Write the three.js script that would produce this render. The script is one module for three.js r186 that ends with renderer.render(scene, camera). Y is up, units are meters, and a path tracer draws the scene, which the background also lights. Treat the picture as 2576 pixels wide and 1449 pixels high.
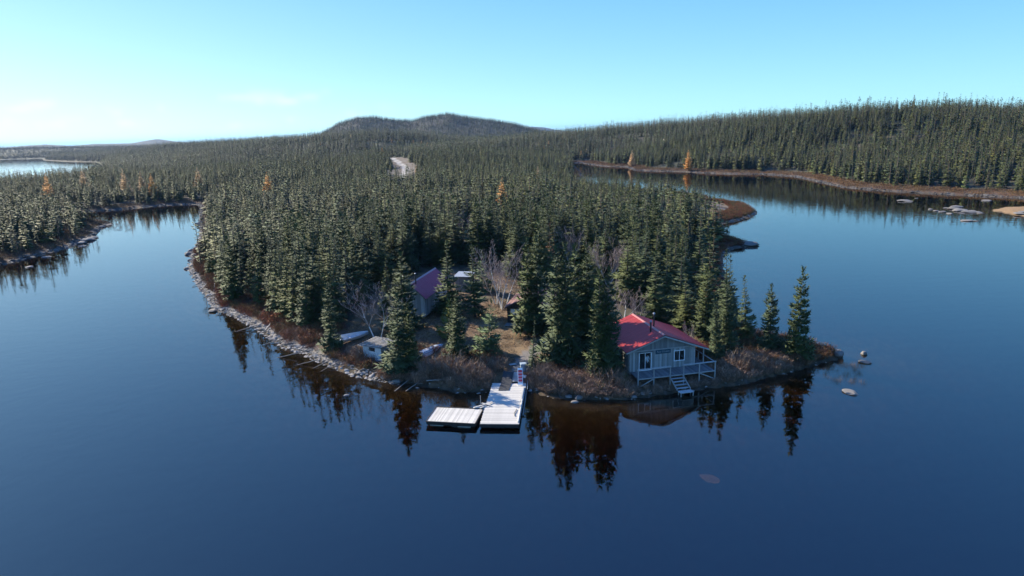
import * as THREE from 'three';
import { ImprovedNoise } from 'three/addons/math/ImprovedNoise.js';
import { mergeGeometries } from 'three/addons/utils/BufferGeometryUtils.js';
import { MarchingCubes } from 'three/addons/objects/MarchingCubes.js';

// ---------- camera, sky, sun, exposure ----------
const scene = new THREE.Scene();
const renderer = new THREE.WebGLRenderer({ antialias: true });
renderer.toneMapping = THREE.LinearToneMapping;
renderer.toneMappingExposure = 2.2;
renderer.shadowMap.enabled = true;
const EYE = 29, FOCAL = 1643, PITCH = THREE.MathUtils.degToRad(13.4), ROLL = -0.033;   // pixels here are those of a 2576 x 1449 view of the photograph
const camera = new THREE.PerspectiveCamera(2 * THREE.MathUtils.radToDeg(Math.atan(724.5 / FOCAL)), 16 / 9, 0.5, 40000);
camera.rotation.order = 'YXZ';
camera.position.set(0, EYE, 0);
camera.rotation.set(-PITCH, 0, ROLL);
camera.updateMatrixWorld(true);

const SUN = new THREE.Vector3(-0.693, 0.454, -0.56).normalize();
const sun = new THREE.DirectionalLight(new THREE.Color(1, 0.9, 0.72), 5);
sun.name = 'sun';
sun.target.position.set(0, 0, -90);
sun.position.copy(sun.target.position).addScaledVector(SUN, 300);
sun.castShadow = true;
sun.shadow.radius = 1;
sun.shadow.mapSize.set(4096, 4096);
Object.assign(sun.shadow.camera, { left: -160, right: 160, top: 120, bottom: -120, near: 1, far: 700 });
scene.add(sun, sun.target);

function clamp(x, a = 0, b = 1) { return x < a ? a : x > b ? b : x; }
function smooth(x, a, b) { const t = clamp((x - a) / (b - a)); return t * t * (3 - 2 * t); }
const mix = (a, b, t) => a + (b - a) * t;
const noiseMaker = new ImprovedNoise();
const noise = (x, y, z = 0.37) => noiseMaker.noise(x, y, z);
function fbm(x, y, n = 4, z = 0.37) { let s = 0, a = 0.5; for (let i = 0; i < n; i++) { s += a * noise(x, y, z + i * 7.1); x *= 2.03; y *= 2.03; a *= 0.5; } return s; }
function rng(seed) { let s = seed >>> 0; return () => { s = (s + 0x6d2b79f5) | 0; let t = Math.imul(s ^ (s >>> 15), 1 | s); t = (t + Math.imul(t ^ (t >>> 7), 61 | t)) ^ t; return ((t ^ (t >>> 14)) >>> 0) / 4294967296; }; }

{ // clear autumn sky: deep blue overhead, pale towards the horizon, brighter round the sun, a few small clouds low down
  const W = 1024, H = 512, data = new Float32Array(W * H * 4);
  for (let j = 0; j < H; j++) {
    const up = ((j + 0.5) / H - 0.5) * Math.PI, y = Math.sin(up), c = Math.cos(up), e = Math.max(0, up) * 180 / Math.PI;
    for (let i = 0; i < W; i++) {
      const a = ((i + 0.5) / W - 0.5) * 2 * Math.PI, x = c * Math.cos(a), z = c * Math.sin(a);
      const gamma = Math.acos(clamp(x * SUN.x + y * SUN.y + z * SUN.z, -1, 1)) * 180 / Math.PI;
      const low = Math.exp(-e / 7), mid = Math.exp(-e / 16);
      const glow = Math.exp(-gamma / 21), wide = Math.exp(-gamma / 38);
      let r = 0.034 + 0.020 * mid + 0.195 * low + glow * (0.03 + 1.15 * low) + 0.06 * wide;
      let g = 0.110 + 0.200 * mid + 0.160 * low + glow * (0.04 + 1.00 * low) + 0.13 * wide;
      let b = 0.400 + 0.030 * mid + 0.065 * low + glow * (0.04 + 0.78 * low) + 0.20 * wide;
      if (e > 0.5 && e < 7) { // thin cumulus far off
        const az = Math.atan2(x, -z) * 180 / Math.PI;
        const n = fbm(az * 0.32 + 3.1, e * 1.25, 4, 5.5) + 0.03 * Math.sin(az * 0.2);
        const k = smooth(n, 0.13, 0.33) * smooth(e, 0.6, 1.6) * (1 - smooth(e, 2.6, 4.2)) * (1 - smooth(az, -16, -8)) * 0.75;
        r = mix(r, 0.5, k); g = mix(g, 0.52, k); b = mix(b, 0.54, k);
      }
      const o = (j * W + i) * 4;
      data[o] = r; data[o + 1] = g; data[o + 2] = b; data[o + 3] = 1;
    }
  }
  const sky = new THREE.DataTexture(data, W, H, THREE.RGBAFormat, THREE.FloatType);
  sky.mapping = THREE.EquirectangularReflectionMapping;
  sky.magFilter = THREE.LinearFilter;
  sky.needsUpdate = true;
  scene.background = sky;
  scene.environment = sky;
}
scene.fog = new THREE.FogExp2(new THREE.Color(0.24, 0.5, 1.0), 0.00004);

// ---------- helpers ----------
// the point at height h that the pixel (px, py) looks at
function at(px, py, h = 0) {
  const d = new THREE.Vector3((px - 1288) / FOCAL, (724.5 - py) / FOCAL, -1).applyQuaternion(camera.quaternion);
  return d.multiplyScalar((h - EYE) / d.y).add(camera.position);
}
// the same on the ground
function onGround(px, py) { let h = 1, p; for (let k = 0; k < 6; k++) { p = at(px, py, h); h = height(p.x, p.z); } p.y = h; return p; }
const camInverse = camera.quaternion.clone().invert();
function pixel(p) { const q = p.clone().sub(camera.position).applyQuaternion(camInverse); return [1288 - FOCAL * q.x / q.z, 724.5 + FOCAL * q.y / q.z, -q.z]; }

const taken = new Map();
function numbered(name) { const n = taken.get(name) ?? 0; taken.set(name, n + 1); return n ? name + '_' + String(n).padStart(3, '0') : name; }
function tag(o, label, category, group, kind) {
  if (label) o.userData.label = label;
  if (category) o.userData.category = category;
  if (group) o.userData.group = group;
  if (kind) o.userData.kind = kind;
  return o;
}
function thing(name, label, category, position = [0, 0, 0], turn = 0, group) {
  const o = new THREE.Group();
  o.name = numbered(name);
  o.position.set(...position);
  o.rotation.y = turn;
  scene.add(o);
  return tag(o, label, category, group);
}
function part(name, geometry, material, parent) {
  const m = new THREE.Mesh(geometry, material);
  m.name = parent === scene ? numbered(name) : name;
  m.castShadow = m.receiveShadow = true;
  parent.add(m);
  return m;
}
function copyOf(o, position, turn, scale, label, category, group) {
  const c = o.clone();
  c.name = numbered(o.name.replace(/_\d{3}$/, ''));
  c.position.set(...position);
  c.rotation.set(0, turn, 0);
  if (scale) c.scale.set(...(Array.isArray(scale) ? scale : [scale, scale, scale]));
  c.userData = {};
  scene.add(c);
  return tag(c, label, category, group);
}
// a box with slightly broken edges; x, y, z are its centre
function box(w, h, d, x = 0, y = 0, z = 0, rx = 0, ry = 0, rz = 0) {
  const g = new THREE.BoxGeometry(w, h, d);
  if (rx || ry || rz) g.applyMatrix4(new THREE.Matrix4().makeRotationFromEuler(new THREE.Euler(rx, ry, rz)));
  g.translate(x, y, z);
  return g;
}
// a bar of rectangular section from a to b
function bar(a, b, w = 0.08, h = w) {
  const A = new THREE.Vector3(...a), B = new THREE.Vector3(...b), L = A.distanceTo(B);
  const g = new THREE.BoxGeometry(w, h, L);
  const m = new THREE.Matrix4().lookAt(B, A, Math.abs(B.y - A.y) > 0.95 * L ? new THREE.Vector3(0, 0, 1) : new THREE.Vector3(0, 1, 0));
  g.applyMatrix4(m);
  g.translate((A.x + B.x) / 2, (A.y + B.y) / 2, (A.z + B.z) / 2);
  return g;
}
function rod(a, b, r0, r1 = r0, n = 6) {
  const A = new THREE.Vector3(...a), B = new THREE.Vector3(...b), L = A.distanceTo(B);
  const g = new THREE.CylinderGeometry(r1, r0, L, n, 1);
  g.applyQuaternion(new THREE.Quaternion().setFromUnitVectors(new THREE.Vector3(0, 1, 0), B.clone().sub(A).normalize()));
  g.translate((A.x + B.x) / 2, (A.y + B.y) / 2, (A.z + B.z) / 2);
  return g;
}
// triangles collected into one geometry with flat normals and vertex colours
class Soup {
  constructor() { this.p = []; this.c = []; }
  tri(a, b, c, col) { this.p.push(a[0], a[1], a[2], b[0], b[1], b[2], c[0], c[1], c[2]); for (let k = 0; k < 3; k++) this.c.push(col[0], col[1], col[2]); }
  quad(a, b, c, d, col) { this.tri(a, b, c, col); this.tri(a, c, d, col); }
  // a tapered limb of n sides
  limb(a, b, r0, r1, n, col) {
    const d = new THREE.Vector3(b[0] - a[0], b[1] - a[1], b[2] - a[2]).normalize();
    const u = new THREE.Vector3(Math.abs(d.y) < 0.9 ? 0 : 1, Math.abs(d.y) < 0.9 ? 1 : 0, 0).cross(d).normalize(), v = d.clone().cross(u);
    const ring = (p, r, k) => { const t = k / n * 2 * Math.PI, c = Math.cos(t) * r, s = Math.sin(t) * r; return [p[0] + u.x * c + v.x * s, p[1] + u.y * c + v.y * s, p[2] + u.z * c + v.z * s]; };
    for (let k = 0; k < n; k++) {
      if (r1 < 1e-4) this.tri(ring(a, r0, k), ring(a, r0, k + 1), b, col);
      else this.quad(ring(a, r0, k), ring(a, r0, k + 1), ring(b, r1, k + 1), ring(b, r1, k), col);
    }
  }
  // leafy: normals bend outwards from the stem, as those of a bough of needles do
  build(leafy = 0) {
    const g = new THREE.BufferGeometry();
    if (leafy) {
      const p = this.p, n = new Float32Array(p.length), a = new THREE.Vector3(), b = new THREE.Vector3(), c = new THREE.Vector3(), f = new THREE.Vector3(), o = new THREE.Vector3();
      for (let k = 0; k < p.length; k += 9) {
        a.fromArray(p, k); b.fromArray(p, k + 3); c.fromArray(p, k + 6);
        f.copy(b).sub(a).cross(o.copy(c).sub(a)).normalize();
        o.set((a.x + b.x + c.x) / 3, 0, (a.z + b.z + c.z) / 3); o.y = 0.45 * o.length() + 0.01; o.normalize();
        if (f.dot(o) < 0) { f.negate(); for (let j = 0; j < 3; j++) { const t = p[k + 3 + j]; p[k + 3 + j] = p[k + 6 + j]; p[k + 6 + j] = t; } }
        f.multiplyScalar(1 - leafy).addScaledVector(o, leafy).normalize();
        for (let j = 0; j < 3; j++) f.toArray(n, k + 3 * j);
      }
      g.setAttribute('position', new THREE.Float32BufferAttribute(p, 3));
      g.setAttribute('color', new THREE.Float32BufferAttribute(this.c, 3));
      g.setAttribute('normal', new THREE.BufferAttribute(n, 3));
      return g;
    }
    g.setAttribute('position', new THREE.Float32BufferAttribute(this.p, 3));
    g.setAttribute('color', new THREE.Float32BufferAttribute(this.c, 3));
    g.computeVertexNormals();
    return g;
  }
}
function lin(r, g, b) { return new THREE.Color().setRGB(r, g, b); }
// a noise texture in greys round 1, as colour map (multiplies the base colour) or bump
function greyTexture(size, f, srgb = false) {
  const d = new Uint8Array(size * size * 4);
  for (let j = 0; j < size; j++) for (let i = 0; i < size; i++) { const v = clamp(f(i / size, j / size)) * 255; const o = (j * size + i) * 4; d[o] = d[o + 1] = d[o + 2] = v; d[o + 3] = 255; }
  const t = new THREE.DataTexture(d, size, size);
  t.wrapS = t.wrapT = THREE.RepeatWrapping;
  t.magFilter = THREE.LinearFilter;
  t.minFilter = THREE.LinearMipmapLinearFilter;
  if (srgb) t.colorSpace = THREE.SRGBColorSpace;
  t.needsUpdate = true;
  return t;
}
// value noise that repeats every n cells
function tileNoise(n, seed) {
  const r = rng(seed), v = Float32Array.from({ length: n * n }, r), s = (t) => t * t * (3 - 2 * t);
  return (x, y) => {
    x = (x % 1 + 1) % 1 * n; y = (y % 1 + 1) % 1 * n;
    const i = Math.floor(x), j = Math.floor(y), a = s(x - i), b = s(y - j), q = (k, l) => v[(k % n) + (l % n) * n];
    return mix(mix(q(i, j), q(i + 1, j), a), mix(q(i, j + 1), q(i + 1, j + 1), a), b);
  };
}

// ---------- shorelines, heights ----------
const traced = (list) => list.map(([x, y]) => { const p = at(x, y, 0); return [p.x, p.z]; });
const LAKE = [
  ...traced([[-330, 830], [-150, 735], [0, 667], [50, 655], [109, 640], [150, 629], [185, 619], [198, 607], [231, 601], [245, 581], [258, 571], [283, 563], [252, 556], [215, 548], [188, 540], [186, 535], [231, 532], [298, 528], [364, 521], [430, 516], [496, 514], [506, 520],
    [506, 531], [504, 551], [506, 584], [503, 605], [492, 626], [478, 637], [484, 652], [474, 675], [489, 696], [500, 715], [509, 729], [529, 753], [536, 780], [571, 787], [600, 801], [620, 812], [663, 836], [694, 858], [725, 878], [756, 886], [787, 901], [833, 920], [864, 932], [895, 944], [941, 954], [984, 961],
    [1029, 965], [1060, 973], [1100, 976], [1140, 983], [1179, 987], [1231, 984], [1268, 968], [1300, 964], [1330, 980], [1360, 994], [1413, 1002], [1490, 1006], [1567, 1004], [1630, 998], [1698, 989], [1743, 979], [1799, 972], [1850, 966], [1893, 957], [1968, 940], [2042, 921], [2090, 907], [2117, 900],
    [2112, 893], [2050, 877], [2000, 863], [1950, 851], [1893, 831], [1862, 806], [1850, 770], [1838, 720], [1822, 680], [1818, 651], [1829, 635], [1853, 624], [1880, 621], [1882, 615], [1864, 609], [1838, 602], [1812, 598], [1800, 590], [1812, 584], [1829, 582], [1815, 579], [1788, 577], [1786, 573], [1800, 570], [1813, 565], [1835, 560], [1861, 555], [1883, 547], [1902, 540], [1904, 532], [1883, 519], [1851, 513], [1819, 508], [1791, 506],
    [1782, 498], [1700, 488], [1620, 482], [1540, 474], [1490, 466], [1462, 461], [1455, 456], [1457, 449], [1464, 444], [1460, 434], [1448, 422], [1436, 412],
    [1459, 409], [1477, 413], [1523, 419], [1576, 420], [1598, 429], [1656, 431], [1715, 432], [1775, 436], [1834, 438], [1910, 438], [2002, 445], [2052, 456], [2123, 472], [2230, 481], [2372, 489], [2476, 494], [2576, 499], [2750, 507], [3000, 520], [3400, 548]]),
  [420, -150], [500, 120], [0, 160], [-300, 140], [-260, -30]];
const FAR_LAKE = traced([[-700, 428], [-300, 411], [0, 401.5], [109, 398.5], [112, 403.5], [161, 406.5], [241, 408], [262, 415], [240, 432], [180, 452], [100, 462], [0, 470], [-300, 482], [-700, 500]]);
const SANDBAR = traced([[2492, 529.5], [2526, 522], [2600, 519], [2720, 522], [2760, 535], [2720, 548], [2600, 547], [2551, 541.5], [2515, 534]]);
const insideOf = (poly, x, z) => { let c = false; for (let i = 0, j = poly.length - 1; i < poly.length; j = i++) { const [a, b] = poly[i], [p, q] = poly[j]; if ((b > z) !== (q > z) && x < (p - a) * (z - b) / (q - b) + a) c = !c; } return c; };
function edgeDistance(poly, x, z) {
  let best = 1e18;
  for (let i = 0, j = poly.length - 1; i < poly.length; j = i++) {
    const [ax, az] = poly[j], dx = poly[i][0] - ax, dz = poly[i][1] - az, t = clamp(((x - ax) * dx + (z - az) * dz) / (dx * dx + dz * dz));
    const ex = ax + dx * t - x, ez = az + dz * t - z, d = ex * ex + ez * ez;
    if (d < best) best = d;
  }
  return Math.sqrt(best);
}
const signed = (poly, x, z) => edgeDistance(poly, x, z) * (insideOf(poly, x, z) ? -1 : 1);
// metres inland of the nearest shore; below 0 in the water
function inland(x, z) {
  const r = Math.hypot(x, z);
  let d = r > 1100 ? r - 620 : signed(LAKE, x, z);
  if (z < -420 && x < 0) d = Math.min(d, signed(FAR_LAKE, x, z));
  if (d < -3 && x > 120) d = Math.max(d, -signed(SANDBAR, x, z));
  return d > 40 || d < -40 ? d : d + 0.9 * fbm(x * 0.22, z * 0.22, 3, 2.2);   // shore lines are never smooth
}
// a ridge given by the skyline of its trees: [pixel x, pixel y, metres away]
function ridge(list, trees, width) {
  return { width, points: list.map(([x, y, r]) => { const d = new THREE.Vector3((x - 1288) / FOCAL, (724.5 - y) / FOCAL, -1).applyQuaternion(camera.quaternion); const k = r / Math.hypot(d.x, d.z); return [d.x * k, d.z * k, EYE + d.y * k - trees]; }) };
}
const RIDGES = [
  ridge([[1380, 354, 1250], [1480, 341, 1150], [1600, 326, 1000], [1700, 312, 900], [1830, 300, 800], [1950, 290, 730], [2150, 279, 650], [2330, 268, 600], [2450, 270, 590], [2576, 274, 580], [2900, 280, 560], [3400, 300, 520]], 12, 260),
  ridge([[690, 362, 2100], [770, 356, 2100], [805, 342, 2100], [850, 314, 2100], [900, 299, 2100], [950, 298, 2100], [1000, 306, 2100], [1040, 306, 2100], [1075, 296, 2100], [1130, 289, 2100], [1180, 299, 2100], [1230, 304, 2100], [1300, 317, 2100], [1360, 332, 2100], [1430, 352, 2100]], 9, 330),
  ridge([[250, 380, 1500], [400, 366, 1500], [560, 359, 1450], [700, 354, 1300], [800, 350, 1150], [870, 344, 1050], [940, 337, 980], [1000, 339, 960], [1060, 351, 950], [1150, 368, 930], [1240, 381, 900]], 9, 230),
  ridge([[-400, 395, 3600], [0, 375, 3300], [150, 373, 3000], [300, 373, 2800], [430, 367, 2600], [560, 362, 2500], [700, 357, 2600]], 9, 450),
  ridge([[-400, 386, 7500], [0, 373, 7500], [70, 367, 7500], [115, 364, 7500], [180, 368, 7500], [235, 363, 7500], [330, 361, 7500], [395, 350, 7500], [430, 355, 7500], [480, 360, 7500], [560, 358, 7500], [650, 357, 7500]], 6, 600),
  ridge([[1240, 336, 8200], [1340, 319, 8200], [1370, 321, 8200], [1400, 327, 8200], [1440, 331, 8200], [1500, 331, 8200], [1600, 325, 8200]], 6, 600),
];
function hills(x, z) {
  let h = 0;
  for (const { points, width } of RIDGES) {
    let best = 1e18, top = 0;
    for (let i = 1; i < points.length; i++) {
      const [ax, az, ah] = points[i - 1], dx = points[i][0] - ax, dz = points[i][1] - az, t = clamp(((x - ax) * dx + (z - az) * dz) / (dx * dx + dz * dz));
      const ex = ax + dx * t - x, ez = az + dz * t - z, d = ex * ex + ez * ez;
      if (d < best) { best = d; top = mix(ah, points[i][2], t); }
    }
    h = Math.max(h, Math.max(0, top) * Math.exp(-best / (width * width)));
  }
  return h;
}
function heightAt(x, z, d) {
  const r = Math.hypot(x, z);
  if (d <= 0) return -Math.min(5.5, 0.085 * -d + 0.0016 * d * d) - 0.03 + 0.10 * fbm(x * 0.8, z * 0.8, 3, 9.1) * smooth(-d, 0, 1.5);
  const low = x < 120 || r > 700 ? 0 : 1 - smooth(signed(SANDBAR, x, z), 2, 6);
  let h = 0.03 + 0.45 * (1 - Math.exp(-d / 1.5)) + (2.6 - 2.3 * low) * (1 - Math.exp(-d / 22)) + Math.min(5, 0.012 * Math.max(0, d - 40));
  h += 0.22 * fbm(x * 0.25, z * 0.25, 4, 4.4) * smooth(d, 0.5, 4) + 2.4 * fbm(x * 0.011, z * 0.011, 3, 1.4) * smooth(d, 40, 160);
  if (r > 260) h += hills(x, z) * smooth(d, 10, 150);
  return h;
}
const height = (x, z) => heightAt(x, z, inland(x, z));

const CLEARING = [[870, 872], [880, 820], [900, 772], [985, 722], [1085, 688], [1180, 684], [1270, 692], [1330, 735], [1450, 768], [1540, 806], [1575, 832], [1700, 842], [1780, 850], [1800, 812], [1862, 790], [2160, 860], [2160, 940], [1900, 1010], [1500, 1030], [1100, 1020], [950, 985], [800, 930]].map(([x, y]) => { const p = at(x, y, 1.8); return [p.x, p.z]; });
// gaps in front of birches that show between the spruces
const GAPS = [[1530, 722], [1568, 802], [1168, 602], [1440, 692], [1252, 768], [951, 860], [1262, 508]].map(([x, y]) => { const p = at(x, y, 2.2), k = 1 - 26 / Math.hypot(p.x, p.z); return [[p.x, p.z], [p.x * k, p.z * k]]; });
const ROAD = [[985, 402, 6], [1000, 412, 5.5], [1018, 424, 5], [1022, 437, 5], [1012, 452, 4.5], [1000, 470, 4], [998, 492, 3.5], [1005, 520, 3]].map(([x, y, h]) => { const p = at(x, y, h); return [p.x, p.z]; });
function lineDistance(line, x, z) { let best = 1e18; for (let i = 1; i < line.length; i++) { const [ax, az] = line[i - 1], dx = line[i][0] - ax, dz = line[i][1] - az, t = clamp(((x - ax) * dx + (z - az) * dz) / (dx * dx + dz * dz)); best = Math.min(best, Math.hypot(ax + dx * t - x, az + dz * t - z)); } return best; }
const PATH = [[1300, 960, 0.8], [1305, 930, 1], [1312, 905, 1.3], [1335, 880, 1.6], [1365, 862, 1.8], [1380, 845, 2]].map(([x, y, h]) => { const p = at(x, y, h); return [p.x, p.z]; });
const GRASSY_POINT = traced([[1788, 506], [1905, 525], [1905, 545], [1780, 580]]);

{ // the ground: one sheet from the near shallows to the far hills, finer near the camera
  const NA = 560, NR = 430, A0 = -1.02, A1 = 1.02, R0 = 26, R1 = 12000, n = (NA + 1) * (NR + 1);
  const pos = new Float32Array(n * 3), col = new Float32Array(n * 3), uv = new Float32Array(n * 2), index = [];
  for (let j = 0; j <= NR; j++) {
    const r = R0 * Math.pow(R1 / R0, j / NR);
    for (let i = 0; i <= NA; i++) {
      const a = mix(A0, A1, i / NA), x = Math.sin(a) * r, z = -Math.cos(a) * r, k = j * (NA + 1) + i, d = inland(x, z), h = heightAt(x, z, d);
      pos.set([x, h, z], k * 3);
      uv.set([x / 6, z / 6], k * 2);
      const n1 = fbm(x * 0.35, z * 0.35, 3, 3.3), n2 = fbm(x * 0.07, z * 0.07, 3, 6.3), n3 = fbm(x * 1.3, z * 1.3, 2, 8.8);
      let c = [0.075, 0.06, 0.036];                                                             // forest floor: moss and needles
      if (r > 2200) c = [0.036, 0.052, 0.026];                                                   // woods too far off to tell trees apart
      if (n1 > 0.06) c = [0.07, 0.075, 0.034];
      if (d <= 0.25 && r < 700) { const s = smooth(n3, -0.1, 0.2); c = [mix(0.045, 0.085, s), mix(0.031, 0.06, s), mix(0.016, 0.03, s)]; if (r > 400) c = [0.1, 0.06, 0.03]; } // sandy, stony lake bed
      else if (d < 1.4 + 1.2 * n1 && r < 700) c = x < -14 && r < 260 ? [0.22, 0.2, 0.175] : [0.13, 0.105, 0.085];                            // stones along the shore
      else if (d < 9 + 6 * n2 && r < 900) c = n3 > 0.02 ? [0.13, 0.062, 0.032] : [0.10, 0.06, 0.035];         // heath
      if (d > 0.3 && r < 160 && insideOf(CLEARING, x, z)) {
        c = n1 > 0.08 ? [0.22, 0.135, 0.07] : n1 > -0.06 ? [0.16, 0.10, 0.055] : [0.10, 0.075, 0.04];
        if (n2 > 0.1) c = [0.26, 0.17, 0.085];
        const p = lineDistance(PATH, x, z);
        if (p < 1.0 + 0.5 * n1) c = [0.25, 0.22, 0.195];
      }
      if (d > 0 && x > 120 && r < 700 && signed(SANDBAR, x, z) < 3) c = n3 > 0.05 ? [0.3, 0.19, 0.085] : [0.36, 0.22, 0.1];
      if (d > 0 && insideOf(GRASSY_POINT, x, z)) c = n1 > 0.05 ? [0.2, 0.12, 0.055] : n1 < -0.1 ? [0.2, 0.17, 0.14] : [0.15, 0.085, 0.04];
      if (r > 350 && r < 900 && d > 3) { const q = lineDistance(ROAD, x, z); if (q < 2.4) c = Math.abs(q - 0.2) < 0.3 ? [0.3, 0.27, 0.23] : [0.46, 0.42, 0.37]; else if (q < 12 + 8 * n2) c = n1 > 0 ? [0.17, 0.14, 0.11] : [0.13, 0.09, 0.06]; }
      col.set(c, k * 3);
      if (i < NA && j < NR) { const q = k + NA + 1; index.push(k, k + 1, q, k + 1, q + 1, q); }
    }
  }
  const g = new THREE.BufferGeometry();
  g.setAttribute('position', new THREE.BufferAttribute(pos, 3));
  g.setAttribute('color', new THREE.BufferAttribute(col, 3));
  g.setAttribute('uv', new THREE.BufferAttribute(uv, 2));
  g.setIndex(index);
  g.computeVertexNormals();
  const a = tileNoise(24, 3), b = tileNoise(64, 4), c = tileNoise(160, 5);
  const grain = greyTexture(512, (x, y) => 0.55 + 0.45 * (0.4 * a(x, y) + 0.35 * b(x, y) + 0.6 * c(x, y) - 0.18));
  const m = new THREE.MeshStandardMaterial({ vertexColors: true, map: grain, bumpMap: grain, bumpScale: 0.12, roughness: 0.97 });
  m.name = 'ground';
  tag(part('terrain', g, m, scene), 'low forested land and lake bed running from the point to the hills', 'terrain', null, 'structure');
}
{ // the lake surface: clear, peat-brown water over the bed
  const S = 512, waves = [], r = rng(77);
  for (let k = 0; k < 90; k++) {
    const len = 0.35 * Math.pow(14, r()), ang = 1.1 + (r() - 0.5) * 2.2, n = 16 / len;
    waves.push([Math.round(n * Math.cos(ang)), Math.round(n * Math.sin(ang)), r() * 6.283, Math.pow(len, 0.9)]);
  }
  const v = new Float32Array(S * S); let lo = 1e9, hi = -1e9;
  for (let j = 0; j < S; j++) for (let i = 0; i < S; i++) { let s = 0; for (const [a, b, p, w] of waves) s += w * Math.sin(2 * Math.PI * (a * i + b * j) / S + p); v[j * S + i] = s; lo = Math.min(lo, s); hi = Math.max(hi, s); }
  const d = new Float32Array(S * S * 4);
  for (let k = 0; k < S * S; k++) { d[k * 4] = d[k * 4 + 1] = d[k * 4 + 2] = (v[k] - lo) / (hi - lo); d[k * 4 + 3] = 1; }
  const bump = new THREE.DataTexture(d, S, S, THREE.RGBAFormat, THREE.FloatType);
  bump.wrapS = bump.wrapT = THREE.RepeatWrapping; bump.magFilter = THREE.LinearFilter; bump.needsUpdate = true;
  const g = new THREE.PlaneGeometry(26000, 14000, 26, 14);
  g.rotateX(-Math.PI / 2);
  g.translate(0, 0, -6600);
  const p = g.attributes.position, uv = g.attributes.uv;
  for (let k = 0; k < p.count; k++) uv.setXY(k, p.getX(k) / 16, p.getZ(k) / 16);
  const water = new THREE.MeshPhysicalMaterial({ color: 0xffffff, roughness: 0.02, transmission: 1, thickness: 1, ior: 1.8, attenuationColor: lin(0.60, 0.40, 0.15), attenuationDistance: 1.0, bumpMap: bump, bumpScale: 0.009 });
  water.name = 'water';
  tag(part('lake_water', g, water, scene), 'calm dark blue lake water with brown shallows by the shore', 'water', null, 'structure');
}

// ---------- trees ----------
const leafMaterial = new THREE.MeshStandardMaterial({ vertexColors: true, roughness: 0.85 });
leafMaterial.name = 'needles';
const barkMaterial = new THREE.MeshStandardMaterial({ vertexColors: true, roughness: 0.95 });
barkMaterial.name = 'bark';
const NEEDLES = [[0.052, 0.072, 0.016], [0.041, 0.060, 0.016], [0.064, 0.079, 0.015], [0.043, 0.065, 0.022]];
const tint = (c, k) => [c[0] * k, c[1] * k, c[2] * k];

// one bough: a drooping spray of needles with an upturned tip. detail 2: near, 1: middle, 0: far
function bough(s, r, y, az, L, rise, detail, col) {
  const ca = Math.cos(az), sa = Math.sin(az), w = L * (0.26 + 0.14 * r()), curl = 0.10 + 0.22 * r();
  const spine = (t, side = 0, drop = 0) => { const q = L * t, hgt = y + rise * q - 0.32 * L * t * (1 - t) + curl * L * t * t * 0.6 - drop; return [ca * q - sa * side, hgt, sa * q + ca * side]; };
  if (detail === 2) {
    const n = 4;
    for (let j = 1; j <= n; j++) {
      const t0 = 0.12 + 0.7 * (j - 1) / n, t1 = 0.12 + 0.7 * (j + 0.35) / n, k = 0.75 + 0.5 * r(), ww = w * (0.55 + 0.6 * Math.sin(Math.PI * (j / (n + 1)))) ;
      for (const q of [-1, 1]) s.tri(spine(t0), spine(t1), spine(t1 + 0.10 + 0.08 * r(), q * ww * (0.7 + 0.6 * r()), ww * (0.05 + 0.4 * r())), tint(col, k));
      s.tri(spine(t0), spine(t1), spine((t0 + t1) / 2 + 0.05, (r() - 0.5) * w * 0.5, 0.30 * w + 0.3 * w * r()), tint(col, 0.8 + 0.3 * r()));
    }
    s.tri(spine(0.72, -w * 0.32), spine(0.72, w * 0.32), spine(1.03 + 0.1 * r(), 0, -0.05 * L), tint(col, 1 + 0.3 * r()));
    s.tri(spine(0.6, 0, 0.14 * w), spine(0.85, 0, -0.04 * L), spine(1.0, w * (r() - 0.5), -0.16 * L), tint(col, 0.9 + 0.4 * r()));
  } else if (detail === 1) {
    const k = 0.75 + 0.5 * r();
    for (const q of [-1, 1]) s.tri(spine(0.1), spine(0.95, 0, -0.05 * L), spine(0.72, q * w * 1.25, w * 0.35 * r()), tint(col, k));
    s.tri(spine(0.15), spine(1, 0, -0.05 * L), spine(0.6, (r() - 0.5) * w, 0.65 * w), tint(col, 0.8 + 0.3 * r()));
  } else {
    s.tri(spine(0.05, 0, -0.1 * L), spine(0.95, -w * 1.2, 0.1 * L), spine(0.95, w * 1.2, -0.05 * L), tint(col, 0.8 + 0.4 * r()));
  }
}
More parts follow.
